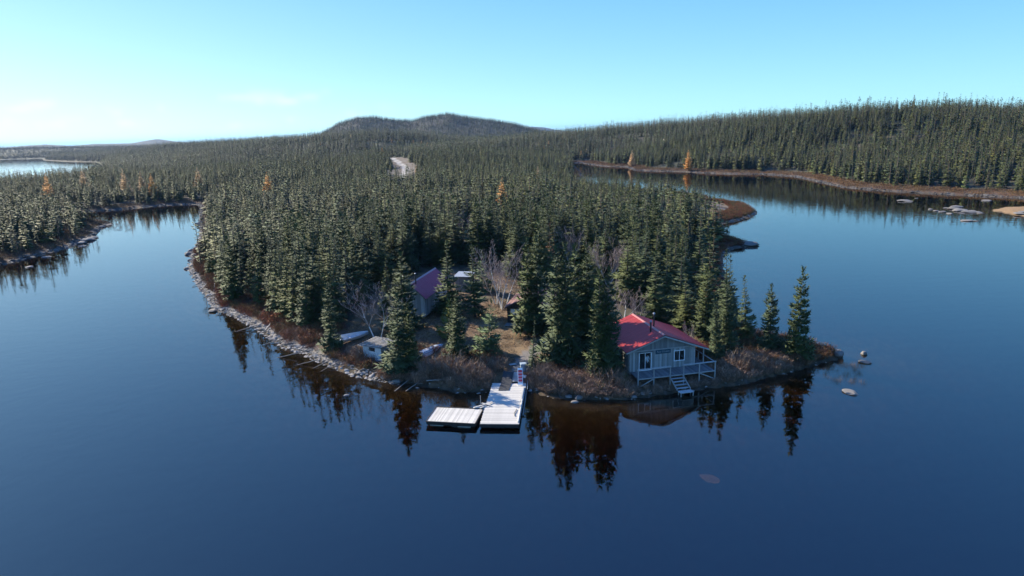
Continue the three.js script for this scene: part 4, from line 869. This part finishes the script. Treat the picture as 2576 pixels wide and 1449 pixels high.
  // piers below the floor
  for (const x of [-3.9, 0, 3.9]) for (const z of [-0.6, -4.3, -8.2]) part('pier', box(0.25, 1.7, 0.25, x, F - 1.0, z), DECKWOOD[0], cabin);
}
// ---------- the cabin with the crimson roof ----------
{
  const c = thing('back_cabin', 'grey board cabin with a crimson metal roof at the dark forest edge', 'cabin', [-12.89, 0, -94.84], THREE.MathUtils.degToRad(-12.7));
  const G0 = 2.3, EV = 5.15, RG = 7.42, L = 11.8;
  part('side_wall', box(0.12, EV - G0 - 0.1, L - 0.5, -0.42, (EV + G0) / 2, -L / 2), GREYWOOD[2], c);
  for (let k = 0; k < 26; k++) part('wall_board', box(0.03, EV - G0 - 0.2, 0.21, -0.345, (EV + G0) / 2 - 0.03, -0.5 - k * 0.225), pick(GREYWOOD, k), c);
  boards(c, 'wall_board', -4.7, -0.36, 0.22, -0.3, () => G0, (x) => mix(EV, RG, 1 - Math.abs(x + 2.5) / 2.5) - 0.14, [], GREYWOOD);
  part('inner_wall', prism([[-4.7, G0], [-0.4, G0], [-0.4, EV - 0.05], [-2.5, RG - 0.3], [-4.7, EV - 0.05]], 0.06), INTERIOR, c).position.z = -0.42;
  part('side_wall', box(0.12, EV - G0 - 0.1, L - 0.5, -4.6, (EV + G0) / 2, -L / 2), GREYWOOD[1], c);
  part('back_wall', prism([[-4.7, G0], [-0.4, G0], [-0.4, EV - 0.05], [-2.5, RG - 0.3], [-4.7, EV - 0.05]], 0.06), GREYWOOD[1], c).position.z = -L + 0.2;
  for (let k = 0; k < 12; k++) { const z1 = 0.1 - k * 1.0, z0 = z1 - 1.015, dy = (k % 2) * 0.006; part('roof_sheet', corrugated(-2.5, RG + dy, 0, EV + dy, z0, z1, 0.25, 0.012), CRIMSON, c); part('roof_sheet', corrugated(-2.5, RG + dy, -5, EV + dy, z0, z1, 0.25, 0.012), CRIMSON, c); }
  part('roof_deck', prism([[-4.95, EV - 0.07], [-2.5, RG - 0.06], [-0.05, EV - 0.07], [-0.05, EV - 0.14], [-2.5, RG - 0.15], [-4.95, EV - 0.14]], L + 0.1), DECKWOOD[1], c).position.z = -L - 0.05;
  part('ridge_cap', prism([[-2.7, RG - 0.13], [-2.5, RG + 0.05], [-2.3, RG - 0.13], [-2.3, RG - 0.1], [-2.5, RG + 0.08], [-2.7, RG - 0.1]], L + 0.2), metal(0.4, 0.2, 0.25, 0.3), c).position.z = -L - 0.1;
  const p = part('stovepipe', rod([-2.1, RG - 0.5, -1.6], [-2.1, RG + 1.2, -1.6], 0.1, 0.1, 10), STOVEPIPE, c);
  part('pipe_cap', rod([-2.1, RG + 1.24, -1.6], [-2.1, RG + 1.36, -1.6], 0.16, 0.06, 10), GREYROOF, p);
  const a = thing('store_shed', 'small shed with a pale flat roof behind the crimson roofed cabin', 'shed', [-8.2, 0, -111.5], THREE.MathUtils.degToRad(-12.7));
  part('wall', mergeGeometries([box(2.6, 2.6, 0.08, 0, 3.8, 1.4), box(2.6, 2.6, 0.08, 0, 3.8, -1.4), box(0.08, 2.6, 2.7, -1.26, 3.8, 0), box(0.08, 2.6, 2.7, 1.26, 3.8, 0)]), DARKBOARD[0], a);
  part('roof', box(3.1, 0.06, 3.4, 0, 5.2, 0, 0.06), GREYROOF, a);
  part('roof_edge', box(3.1, 0.14, 0.05, 0, 5.06, 1.72), DARKBOARD[1], a);
}
// ---------- the dark brown cabin ----------
{
  const c = thing('brown_cabin', 'dark brown cabin with a worn red brown roof and a curtained window', 'cabin', [-0.81, 0, -91.45], THREE.MathUtils.degToRad(-13));
  const G0 = 1.7, T = 4.3, X1 = 6.1, EV = 4.42, RG = 6.0, RX = 3.05, L = 7.9, win = [0.4, 2.0, 3.22, 4.22];
  const roofY = (x) => RG - Math.abs(x - RX) * (RG - EV) / 3.35;
  boards(c, 'wall_board', 0, X1, 0.19, 0, () => G0, (x) => roofY(x) - 0.16, [win], BROWNBOARD, 0.04);
  part('inner_wall', mergeGeometries([box(0.4, 2.6, 0.06, 0.2, 3.0, -0.07), box(4.1, 2.6, 0.06, 4.05, 3.0, -0.07), box(1.6, 1.52, 0.06, 1.2, 2.46, -0.07), box(X1, 0.1, 0.06, X1 / 2, 4.32, -0.07)]), INTERIOR, c);
  part('side_wall', box(0.1, 2.6, L - 0.5, 0.05, 3.0, -L / 2 + 0.1), BROWNBOARD[1], c);
  part('side_wall', box(0.1, 2.6, L - 0.5, X1 - 0.05, 3.0, -L / 2 + 0.1), BROWNBOARD[0], c);
  part('back_wall', box(X1, 2.6, 0.1, X1 / 2, 3.0, -L + 0.4), BROWNBOARD[0], c);
  const f = part('window', mergeGeometries([box(1.6, 0.06, 0.06, 1.2, 4.19, 0.03), box(1.6, 0.06, 0.06, 1.2, 3.25, 0.03), box(0.06, 0.9, 0.06, 0.43, 3.72, 0.03), box(0.06, 0.9, 0.06, 1.97, 3.72, 0.03), box(0.07, 0.9, 0.06, 1.2, 3.72, 0.03)]), BROWNBOARD[2], c);
  part('pane', box(0.7, 0.88, 0.005, 0.81, 3.72, 0.02), GLASS, f); part('pane', box(0.7, 0.88, 0.005, 1.59, 3.72, 0.02), GLASS, f);
  for (const x of [0.84, 1.6]) { const g = new THREE.PlaneGeometry(0.66, 0.9, 24, 1), p = g.attributes.position; for (let k = 0; k < p.count; k++) p.setZ(k, 0.02 * Math.sin(p.getX(k) * 40)); g.computeVertexNormals(); const m = part('curtain', g, CURTAIN, f); m.position.set(x, 3.72, -0.05); }
  const shingle = [0.8, 1, 1.25].map((k) => { const m = metal(0.19 * k, 0.085 * k, 0.075 * k, 0.85); m.name = 'roofing'; return m; });
  for (const side of [-1, 1]) for (let k = 0; k < 11; k++) { const w = 3.35 / 11, x = RX + side * (k + 0.5) * w, y = roofY(x) + 0.02, m = part('roof_course', box(w * 1.22, 0.03, L + 0.4 - 0.08 * (k % 3)), shingle[(k * 2 + (side > 0 ? 1 : 0)) % 3], c); m.position.set(x, y, -L / 2 + 0.2); m.rotation.z = -side * (Math.atan((RG - EV) / 3.35) - 0.06); }
  part('barge_board', bar([RX, RG - 0.12, 0.42], [-0.3, EV - 0.12, 0.42], 0.04, 0.15), BROWNBOARD[2], c);
  part('barge_board', bar([RX, RG - 0.12, 0.42], [6.4, EV - 0.12, 0.42], 0.04, 0.15), BROWNBOARD[2], c);
  const d = part('deck', box(6.0, 0.14, 1.5, 3.0, 1.95, 0.85), TARWOOD[1], c);
  for (let k = 0; k < 11; k++) part('deck_board', box(6.2, 0.04, 0.125, 3.0, 2.05, 0.15 + k * 0.14), pick(DECKWOOD, k), d);
}
// ---------- the small white shed ----------
{
  const y0 = 0.75, s = thing('plywood_shed', 'small white plywood shed with a slatted lath roof and one dark window', 'shed', [-19.67, 0, -81.07], THREE.MathUtils.degToRad(-32.65));
  const top = (x) => 2.64 + 0.05 * x;
  part('wall_panel', box(1.1, 1.9, 0.03, 0.56, y0 + 0.95, 0.0), SHEDWOOD[0], s);
  part('wall_panel', box(1.01, 1.38, 0.03, 1.64, y0 + 0.69, 0.004), SHEDWOOD[1], s);
  part('wall_panel', box(1.04, 2.0, 0.03, 2.68, y0 + 1.0, 0.002), SHEDWOOD[2], s);
  part('window_frame', mergeGeometries([box(1.01, 0.05, 0.06, 1.64, y0 + 1.41, 0.01), box(1.01, 0.06, 0.06, 1.64, y0 + 1.96, 0.01), box(0.05, 0.5, 0.06, 1.16, y0 + 1.685, 0.01), box(0.05, 0.5, 0.06, 2.12, y0 + 1.685, 0.01)]), DARKBOARD[1], s);
  part('pane', box(0.9, 0.5, 0.006, 1.64, y0 + 1.685, 0), GLASS, s);
  part('side_wall', box(0.04, 1.95, 2.5, 0.03, y0 + 0.97, -1.27), SHEDWOOD[0], s);
  part('side_wall', box(0.04, 2.05, 2.5, 3.18, y0 + 1.02, -1.27), GREYWOOD[1], s);
  part('back_wall', box(3.1, 2.2, 0.04, 1.6, y0 + 1.1, -2.5), GREYWOOD[0], s);
  const r = part('roof_sheathing', box(3.9, 0.03, 3.3, 1.45, 2.90, -1.3, 0.07, 0, 0.03), TARWOOD[1], s);
  for (let k = 0; k < 9; k++) part('roof_lath', box(3.98, 0.035, 0.07, 1.45, 2.935 + 0.0245 * k - 0.1, 0.36 - k * 0.4, 0.07, 0, 0.03), pick(DOCKWOOD, k), r);
}
// ---------- boats ----------
function hull(L, B, D, thick = 0.035) {
  const NS = 18, ring = 9, P = (s, t, off) => { // s: stern to bow, t: -1..1 gunwale to gunwale
    const b = B / 2 * Math.pow(Math.max(0.001, 1 - Math.pow(s, 2.6)), 0.75) * (0.86 + 0.14 * Math.min(1, s * 3)) - off, u = Math.abs(t), keel = 0.55 * D * Math.pow(s, 5) + off, sheer = D * (1 + 0.28 * s * s);
    const side = Math.max(0.004, b) * Math.pow(u, 0.55), y = mix(keel, sheer, Math.pow(u, 2.1));
    return [s * (L - off), y, Math.sign(t) * side];
  };
  const pos = [], idx = [], V = (NS + 1) * (ring * 2 + 1);
  for (const off of [0, thick]) for (let i = 0; i <= NS; i++) for (let j = -ring; j <= ring; j++) pos.push(...P(i / NS, j / ring, off));
  const w = ring * 2 + 1;
  for (let i = 0; i < NS; i++) for (let j = 0; j < w - 1; j++) { const a = i * w + j, b = a + 1, c = a + w, d = c + 1; idx.push(a, b, c, b, d, c, V + a, V + c, V + b, V + b, V + c, V + d); }
  for (let i = 0; i < NS; i++) for (const j of [0, w - 1]) { const a = i * w + j, c = a + w; idx.push(a, c, V + a, c, V + c, V + a); }
  for (let j = 0; j < w - 1; j++) { idx.push(j, V + j, j + 1, j + 1, V + j, V + j + 1); }
  const g = new THREE.BufferGeometry();
  g.setAttribute('position', new THREE.Float32BufferAttribute(pos, 3)); g.setIndex(idx);
  // transom
  const tr = new THREE.Shape(); for (let j = -ring; j <= ring; j++) { const [, y, z] = P(0, j / ring, 0); j === -ring ? tr.moveTo(z, y) : tr.lineTo(z, y); }
  const tg = new THREE.ExtrudeGeometry(tr, { depth: 0.04, bevelEnabled: false }); tg.rotateY(-Math.PI / 2); tg.translate(0.02, 0, 0);
  const gi = g.toNonIndexed(); gi.computeVertexNormals(); tg.deleteAttribute('uv');
  return mergeGeometries([gi, tg.index ? tg.toNonIndexed() : tg]);
}
{
  const open = (L, B, D, name, label, a, b, mat, tiltX, seats) => {
    const d = b.clone().sub(a), o = thing(name, label, 'boat', a.toArray(), Math.atan2(-d.z, d.x));
    o.rotation.order = 'YXZ'; o.rotation.x = tiltX;
    part('hull', hull(L, B, D), mat, o);
    if (seats) for (const s of seats) part('thwart', box(0.28, 0.05, B * 0.86 * Math.pow(1 - Math.pow(s, 2.6), 0.75), s * L, D * 0.62, 0), mat, o);
    return o;
  };
  const g1 = (x, z, up) => { const y = height(x, z); return new THREE.Vector3(x, y + up, z); };
  const wb = open(5.4, 1.75, 0.62, 'open_boat', 'open white aluminium boat lying upright on the bank behind the shed', g1(-25.3, -86.9, 0.4), g1(-20.4, -90.4, 0.4), ALUMINIUM, 0.16, [0.22, 0.48, 0.72]);
  part('gunwale', mergeGeometries([-1, 1].map((q) => { const pts = []; for (let k = 0; k <= 12; k++) { const s = k / 12 * 0.985, b = 1.75 / 2 * Math.pow(Math.max(0.001, 1 - Math.pow(s, 2.6)), 0.75) * (0.86 + 0.14 * Math.min(1, s * 3)); pts.push(new THREE.Vector3(s * 5.4, 0.62 * (1 + 0.28 * s * s), q * b)); } return new THREE.TubeGeometry(new THREE.CatmullRomCurve3(pts), 20, 0.028, 5); })), ALUMINIUM, wb);
  const flip = (L, B, D, name, label, a, b, mat, lift, strakes) => {
    const d = b.clone().sub(a), o = thing(name, label, 'boat', [a.x, a.y + lift, a.z], Math.atan2(-d.z, d.x));
    o.rotation.order = 'YXZ'; o.rotation.x = Math.PI + 0.06;
    const h = part('hull', hull(L, B, D), mat, o);
    for (const k of strakes) part('strake', new THREE.TubeGeometry(new THREE.CatmullRomCurve3([0.02, 0.2, 0.4, 0.6, 0.78].map((s) => new THREE.Vector3(s * L, mix(0.55 * D * Math.pow(s, 5), D * (1 + 0.28 * s * s), Math.pow(Math.abs(k), 2.1)) - 0.012, Math.sign(k) * B / 2 * Math.pow(1 - Math.pow(s, 2.6), 0.75) * (0.86 + 0.14 * Math.min(1, s * 3)) * Math.pow(Math.abs(k), 0.55) * 1.01))), 16, 0.022, 5), STOVEPIPE, h);
    return o;
  };
  flip(4.6, 1.6, 0.6, 'upturned_boat', 'pale blue grey boat lying upside down in the brush left of the dock', g1(-12.0, -80.4, 0), g1(-9.3, -84.6, 0), ALUMINIUM, 0.72, [0.35, -0.35, 0.65, -0.65]);
  flip(4.2, 1.35, 0.5, 'upturned_rowboat', 'grey boat with dark stripes lying upside down under the big spruces', g1(6.2, -74.3, 0), g1(10.2, -74.5, 0), GREYHULL, 0.62, [0.3, -0.3, 0.75, -0.75]);
}

// ---------- docks ----------
{
  // the main dock reaches from the bank; its front left corner is the origin, +z towards the camera
  const FL = [-3.68, -60.9], turn = -Math.atan2(1.04, 10.97), W = 3.95, L = 10.95, Y = 0.55;
  const dock = thing('main_dock', 'long grey plank dock running out from the shore', 'dock', [FL[0], 0, FL[1]], turn);
  part('frame', mergeGeometries([box(W, 0.32, 0.1, W / 2, Y - 0.25, -0.02), box(W, 0.3, 0.1, W / 2, Y - 0.25, -L + 0.1), box(0.1, 0.3, L - 0.14, 0.08, Y - 0.25, -L / 2), box(0.1, 0.3, L - 0.14, W - 0.08, Y - 0.25, -L / 2), box(0.1, 0.2, L - 0.2, W / 2, Y - 0.2, -L / 2)]), TARWOOD[1], dock);
  part('fascia', box(W + 0.06, 0.34, 0.05, W / 2, Y - 0.21, 0.06), TARWOOD[0], dock);
  const n = 76; for (let k = 0; k < n; k++) { const w = L / n, m = part('plank', (() => { const g = box(w - 0.012, 0.045, W); g.rotateY(Math.PI / 2); return g; })(), pick(DOCKWOOD, k * 1.7), dock); m.position.set(W / 2 + 0.03 * Math.sin(k * 7.7), Y - 0.03 + 0.004 * Math.sin(k * 3.1), -(k + 0.5) * w); m.rotation.y = 0.004 * Math.sin(k * 2.3); }
  part('edge_log', rod([W - 0.12, Y + 0.08, -0.3], [W - 0.1, Y + 0.08, -6.1], 0.075, 0.06, 8), DOCKWOOD[2], dock);
  part('edge_beam', bar([W - 0.22, Y + 0.05, -5.6], [W - 0.2, Y + 0.05, -9.6], 0.14, 0.1), FRAMEWOOD[1], dock);
  part('crib_log', rod([W + 0.16, 0.12, -3], [W + 0.1, 0.2, -9.5], 0.09, 0.08, 8), DECKWOOD[2], dock);
  for (const [x, z] of [[0.2, -0.4], [W - 0.2, -0.4], [0.2, -5.5], [W - 0.2, -5.5], [0.3, -10], [W - 0.3, -10]]) part('pile', rod([x, -1.6, z], [x, Y - 0.12, z], 0.12, 0.11, 8), TARWOOD[0], dock);
  // slatted walk from the dock to the path
  const walk = thing('slat_walk', 'short slatted wooden walk from the dock to the gravel path', 'walkway', [0.1, 0, -71.9], -0.05);
  part('stringer', mergeGeometries([bar([-0.35, 0.62, 0.4], [-0.3, 1.25, -3.2], 0.07, 0.12), bar([0.4, 0.62, 0.4], [0.45, 1.25, -3.2], 0.07, 0.12)]), TARWOOD[1], walk);
  for (let k = 0; k < 15; k++) { const g = box(0.16, 0.035, 0.95); g.rotateY(Math.PI / 2); const m = part('slat', g, pick(k < 9 ? DOCKWOOD : DECKWOOD, k), walk); m.position.set(0.05 + 0.03 * Math.sin(k * 5), 0.72 + k * 0.041, 0.2 - k * 0.235); m.rotation.x = 0.17; }
  // float dock
  const fl = new THREE.Vector3(-9.21, 0, -62.03), fr = new THREE.Vector3(-4.14, 0, -61.05), t2 = -Math.atan2(fr.z - fl.z, fr.x - fl.x), W2 = 5.1, L2 = 3.55, Y2 = 0.5;
  const raft = thing('float_dock', 'square pale plank raft moored beside the main dock', 'dock', [fl.x, 0, fl.z], t2);
  part('frame', mergeGeometries([box(W2, 0.3, 0.09, W2 / 2, Y2 - 0.2, -0.0), box(W2, 0.3, 0.09, W2 / 2, Y2 - 0.2, -L2), box(0.09, 0.3, L2 - 0.1, 0.02, Y2 - 0.2, -L2 / 2), box(0.09, 0.3, L2 - 0.1, W2 - 0.02, Y2 - 0.2, -L2 / 2)]), TARWOOD[0], raft);
  part('rim_board', mergeGeometries([box(W2 + 0.1, 0.09, 0.08, W2 / 2, Y2 - 0.005, 0.06), box(W2 + 0.1, 0.09, 0.08, W2 / 2, Y2 - 0.005, -L2 - 0.06), box(0.08, 0.09, L2, -0.03, Y2 - 0.005, -L2 / 2), box(0.08, 0.09, L2, W2 + 0.03, Y2 - 0.005, -L2 / 2)]), TARWOOD[1], raft);
  const n2 = 35; for (let k = 0; k < n2; k++) { const w = (W2 - 0.06) / n2, m = part('plank', box(w - 0.012, 0.04, L2 - 0.1), pick(DOCKWOOD, k * 2.1 + 5), raft); m.position.set(0.03 + (k + 0.5) * w, Y2 - 0.03 + 0.004 * Math.sin(k * 4), -L2 / 2); }
  part('torn_skirt', box(0.55, 0.34, 0.03, 3.0, 0.14, 0.08, 0.1, 0, -0.45), TARWOOD[1], raft);
  part('float_block', mergeGeometries([box(1.4, 0.28, 0.8, 3.9, 0.05, -0.45), box(1.4, 0.28, 0.8, 1.0, 0.05, -0.5), box(1.4, 0.28, 0.8, 1.0, 0.05, -3.0), box(1.4, 0.28, 0.8, 4.0, 0.05, -3.0)]), FRAMEWOOD[1], raft);
  // things on the docks
  const rubber = new THREE.MeshStandardMaterial({ color: lin(0.028, 0.029, 0.032), roughness: 0.75 }); rubber.name = 'rubber';
  { // black mat sloping from the bank down onto the dock
    const q = [[-1.94, 0.585, -69.39], [-0.73, 0.585, -69.37], [-0.1, 1.15, -73.4], [-1.3, 1.15, -73.95]], pos = [], idx = [], N = 12;
    for (const up of [0.02, 0]) for (let k = 0; k <= N; k++) for (const e of [0, 1]) { const t = k / N, a = q[0], b = q[1], c = q[2], d = q[3]; const x = mix(mix(a[0], b[0], e), mix(d[0], c[0], e), t), z = mix(mix(a[2], b[2], e), mix(d[2], c[2], e), t); pos.push(x, (t < 0.42 ? 0.585 : 0.585 + 0.62 * smooth(t, 0.38, 1)) + up + 0.012 * Math.sin(k * 1.9), z); }
    for (let k = 0; k < N; k++) { const a = k * 2, V = (N + 1) * 2; idx.push(a, a + 1, a + 2, a + 1, a + 3, a + 2, V + a, V + a + 2, V + a + 1, V + a + 1, V + a + 2, V + a + 3, a, a + 2, V + a, a + 2, V + a + 2, V + a, a + 1, V + a + 1, a + 3, a + 3, V + a + 1, V + a + 3); }
    const g = new THREE.BufferGeometry(); g.setAttribute('position', new THREE.Float32BufferAttribute(pos, 3)); g.setIndex(idx); g.computeVertexNormals();
    tag(part('rubber_mat', g, rubber, scene), 'black rubber mat laid from the bank onto the main dock', 'mat');
  }
  const red = new THREE.MeshStandardMaterial({ color: lin(0.62, 0.05, 0.06), roughness: 0.5 }); red.name = 'red_paint';
  const rack = thing('striped_rack', 'narrow red and white striped rack leaning at the head of the dock', 'rack', [0.62, 0.55, -70.75], 0.06);
  rack.rotation.x = -0.62;
  part('side_rail', mergeGeometries([box(0.05, 2.1, 0.07, -0.26, 1.05, 0), box(0.05, 2.1, 0.07, 0.26, 1.05, 0)]), WHITE, rack);
  for (let k = 0; k < 4; k++) { part('red_panel', box(0.47, 0.3, 0.05, 0, 0.58 + k * 0.36, 0.0), red, rack); part('white_strip', box(0.47, 0.055, 0.055, 0, 0.4 + k * 0.36, 0.0), WHITE, rack); }
  part('foot_plate', box(0.47, 0.24, 0.05, 0, 0.2, 0), WHITE, rack);
  part('head_plate', box(0.47, 0.22, 0.05, 0, 1.96, 0), WHITE, rack);
  const blueGrey = new THREE.MeshStandardMaterial({ color: lin(0.3, 0.37, 0.43), roughness: 0.6 }); blueGrey.name = 'grey_plastic';
  const bin = thing('storage_bin', 'grey lidded plastic bin standing beside the walk', 'bin', [1.05, 1.0, -74.4], 0.15);
  const body = new THREE.CylinderGeometry(0.5, 0.42, 0.85, 4, 1); body.rotateY(Math.PI / 4); body.translate(0, 0.425, 0);
  part('body', body, blueGrey, bin); part('lid', mergeGeometries([box(0.78, 0.06, 0.78, 0, 0.88, 0), box(0.6, 0.04, 0.6, 0, 0.925, 0)]), blueGrey, bin); part('base_board', box(1.0, 0.1, 0.9, 0, -0.04, 0), DARKBOARD[0], bin);
  const jug = thing('white_jug', 'small white plastic jug beside the striped rack', 'jug', [1.2, 0.75, -72.6], 0.3);
  part('body', new THREE.LatheGeometry([[0, 0], [0.13, 0], [0.14, 0.04], [0.14, 0.22], [0.05, 0.31], [0.05, 0.35], [0, 0.35]].map(([x, y]) => new THREE.Vector2(x, y)), 14), WHITE, jug);
  part('handle', new THREE.TorusGeometry(0.07, 0.018, 6, 12).translate(0.13, 0.22, 0), WHITE, jug);
  const box2 = thing('white_crate', 'white box standing behind the striped rack at the dock head', 'box', [0.72, 0.72, -72.9], 0.2);
  part('body', box(0.6, 0.4, 0.45, 0, 0.2, 0), WHITE, box2); part('lid', box(0.64, 0.05, 0.49, 0, 0.425, 0), STOVEPIPE, box2);
  const tag1 = (o, l, c) => tag(o, l, c);
  { const p = new THREE.CatmullRomCurve3([new THREE.Vector3(0.05, 0.62, -64.0), new THREE.Vector3(-0.02, 0.62, -63.6), new THREE.Vector3(-0.18, 0.62, -63.0), new THREE.Vector3(-0.15, 0.62, -62.35)]); tag1(part('dark_stick', new THREE.TubeGeometry(p, 12, 0.045, 6), DARKBOARD[0], scene), 'dark bent stick lying on the planks of the main dock', 'stick'); }
  tag1(part('mooring_pole', rod([-3.85, -1.2, -66.2], [-3.82, 1.35, -66.2], 0.04, 0.035, 8), FRAMEWOOD[0], scene), 'thin upright pole in the water behind the float dock', 'pole');
  const G = 'scrap boards at the joint of the two docks';
  [[-3.35, 0.6, -65.1, 1.5, 0.9], [-3.7, 0.56, -64.9, 1.7, 0.15], [-3.2, 0.68, -65.4, 1.1, -0.5], [-3.9, 0.66, -65.0, 1.2, 0.4], [-2.8, 0.62, -65.7, 0.9, 1.0]].forEach(([x, y, z, L3, a], i) => { const m = part('scrap_board', box(L3, 0.05, 0.15), pick(DOCKWOOD, i), scene); m.position.set(x, y + 0.02, z); m.rotation.set(0.05, a, 0.04 * (i - 2)); tag(m, 'loose grey scrap board lying where the raft meets the main dock', 'board', G); });
  { const m = part('blue_pole', bar([1.35, 0.5, -69.6], [1.45, 0.8, -71.6], 0.04, 0.04), blueGrey, scene); tag1(m, 'thin pale pole along the right side of the dock head', 'pole'); }
  { const m = part('pale_board', box(0.9, 0.04, 0.5), GREYWOOD[3], scene), p = onGround(1290, 918); m.position.set(p.x, p.y + 0.08, p.z); m.rotation.y = 0.3; tag(m, 'small pale board lying left of the walk to the dock', 'board'); }
}
// ---------- the person behind the sliding door ----------
{
  const J = { pelvis: [0, 0.92, 0], chest: [0, 1.28, -0.02], neck: [0, 1.47, 0], head: [0.03, 1.62, 0.05], ls: [-0.18, 1.42, 0], rs: [0.18, 1.42, 0], le: [-0.26, 1.16, 0.06], re: [0.27, 1.17, 0.04], lw: [-0.16, 1.0, 0.22], rw: [0.2, 0.98, 0.2], lh: [-0.09, 0.9, 0], rh: [0.09, 0.9, 0], lk: [-0.1, 0.5, 0.03], rk: [0.11, 0.5, 0.02], la: [-0.1, 0.08, 0], ra: [0.12, 0.08, 0], lt: [-0.12, 0.04, 0.15], rt: [0.15, 0.04, 0.15] };
  const capsules = (list) => (p) => { let d = 1e9; for (const [a, b, ra, rb] of list) { const A = J[a] ?? a, B = J[b] ?? b, ex = B[0] - A[0], ey = B[1] - A[1], ez = B[2] - A[2], t = clamp(((p[0] - A[0]) * ex + (p[1] - A[1]) * ey + (p[2] - A[2]) * ez) / (ex * ex + ey * ey + ez * ez + 1e-9)); const q = Math.hypot(p[0] - A[0] - ex * t, p[1] - A[1] - ey * t, p[2] - A[2] - ez * t) - mix(ra, rb, t); const h = clamp(0.5 + 0.5 * (d - q) / 0.04); d = mix(d, q, h) - 0.04 * h * (1 - h); } return d; };
  function meshOf(field, lo, size, res) {
    const mc = new MarchingCubes(res, new THREE.MeshStandardMaterial(), false, false, 60000); mc.isolation = 0;
    for (let z = 0; z < res; z++) for (let y = 0; y < res; y++) for (let x = 0; x < res; x++) mc.field[x + y * res + z * res * res] = -field([lo[0] + size * x / res, lo[1] + size * y / res, lo[2] + size * z / res]);
    mc.update();
    const g = new THREE.BufferGeometry(), n = mc.count, p = new Float32Array(n * 3);
    for (let k = 0; k < n; k++) for (let c = 0; c < 3; c++) p[k * 3 + c] = lo[c] + (mc.positionArray[k * 3 + c] + 1) / 2 * size;
    g.setAttribute('position', new THREE.BufferAttribute(p, 3)); g.setAttribute('normal', new THREE.BufferAttribute(mc.normalArray.slice(0, n * 3), 3));
    return g;
  }
  const fingers = []; for (const [w, q] of [['lw', -1], ['rw', 1]]) for (let k = 0; k < 4; k++) { const a = J[w], b = [a[0] - q * 0.02 + (k - 1.5) * 0.02, a[1] - 0.07, a[2] + 0.05]; fingers.push([b, [b[0], b[1] - 0.05 - 0.008 * (k === 1), b[2] + 0.02], 0.009, 0.008]); if (!k) fingers.push([[a[0] - q * 0.03, a[1] - 0.03, a[2] + 0.03], [a[0] - q * 0.06, a[1] - 0.06, a[2] + 0.06], 0.011, 0.009]); }
  const skin = [['neck', 'head', 0.06, 0.07], [[0.03, 1.60, 0.06], [0.03, 1.70, 0.03], 0.082, 0.098], [[0.03, 1.64, 0.14], [0.03, 1.61, 0.165], 0.02, 0.015], ['le', 'lw', 0.045, 0.032], ['re', 'rw', 0.045, 0.032], ['lw', [-0.14, 0.93, 0.27], 0.035, 0.03], ['rw', [0.18, 0.91, 0.25], 0.035, 0.03], ...fingers];
  const shirt = [['chest', 'pelvis', 0.16, 0.15], ['ls', 'rs', 0.09, 0.09], ['chest', 'neck', 0.17, 0.07], ['ls', 'le', 0.08, 0.062], ['rs', 're', 0.08, 0.062], [[-0.06, 1.0, 0], [0.06, 1.0, 0], 0.15, 0.15]];
  const legs = [['lh', 'lk', 0.1, 0.068], ['rh', 'rk', 0.1, 0.068], ['lk', 'la', 0.066, 0.045], ['rk', 'ra', 0.066, 0.045], ['la', 'lt', 0.05, 0.04], ['ra', 'rt', 0.05, 0.04], ['lh', 'rh', 0.13, 0.13]];
  const mat = (r, g, b, name) => { const m = new THREE.MeshStandardMaterial({ color: lin(r, g, b), roughness: 0.85 }); m.name = name; return m; };
  const c = Math.cos(HOUSE.turn), s = Math.sin(HOUSE.turn), u = -1.72, v = 0.42;
  const person = thing('person', 'person in a light grey shirt and dark trousers standing behind the sliding door', 'person', [HOUSE.x + u * c - v * s, 1.51, HOUSE.z - u * s - v * c], HOUSE.turn);
  part('body', meshOf(capsules([...skin, ...legs.map(([a, b, p, q]) => [a, b, p - 0.012, q - 0.012]), ['chest', 'pelvis', 0.14, 0.13]]), [-0.95, -0.03, -0.9], 1.9, 76), mat(0.45, 0.28, 0.2, 'skin'), person);
  part('shirt', meshOf(capsules(shirt), [-0.5, 0.75, -0.45], 0.95, 44), mat(0.6, 0.64, 0.66, 'shirt'), person);
  part('trousers', meshOf(capsules(legs), [-0.6, -0.02, -0.55], 1.15, 48), mat(0.03, 0.032, 0.04, 'trousers'), person);
  part('hair', meshOf(capsules([[[0.03, 1.70, 0.0], [0.03, 1.73, 0.04], 0.105, 0.09], [[0.03, 1.62, -0.04], [0.03, 1.7, -0.02], 0.07, 0.1]]), [-0.2, 1.45, -0.25], 0.5, 32), mat(0.02, 0.015, 0.012, 'hair'), person);
}

renderer.render(scene, camera);
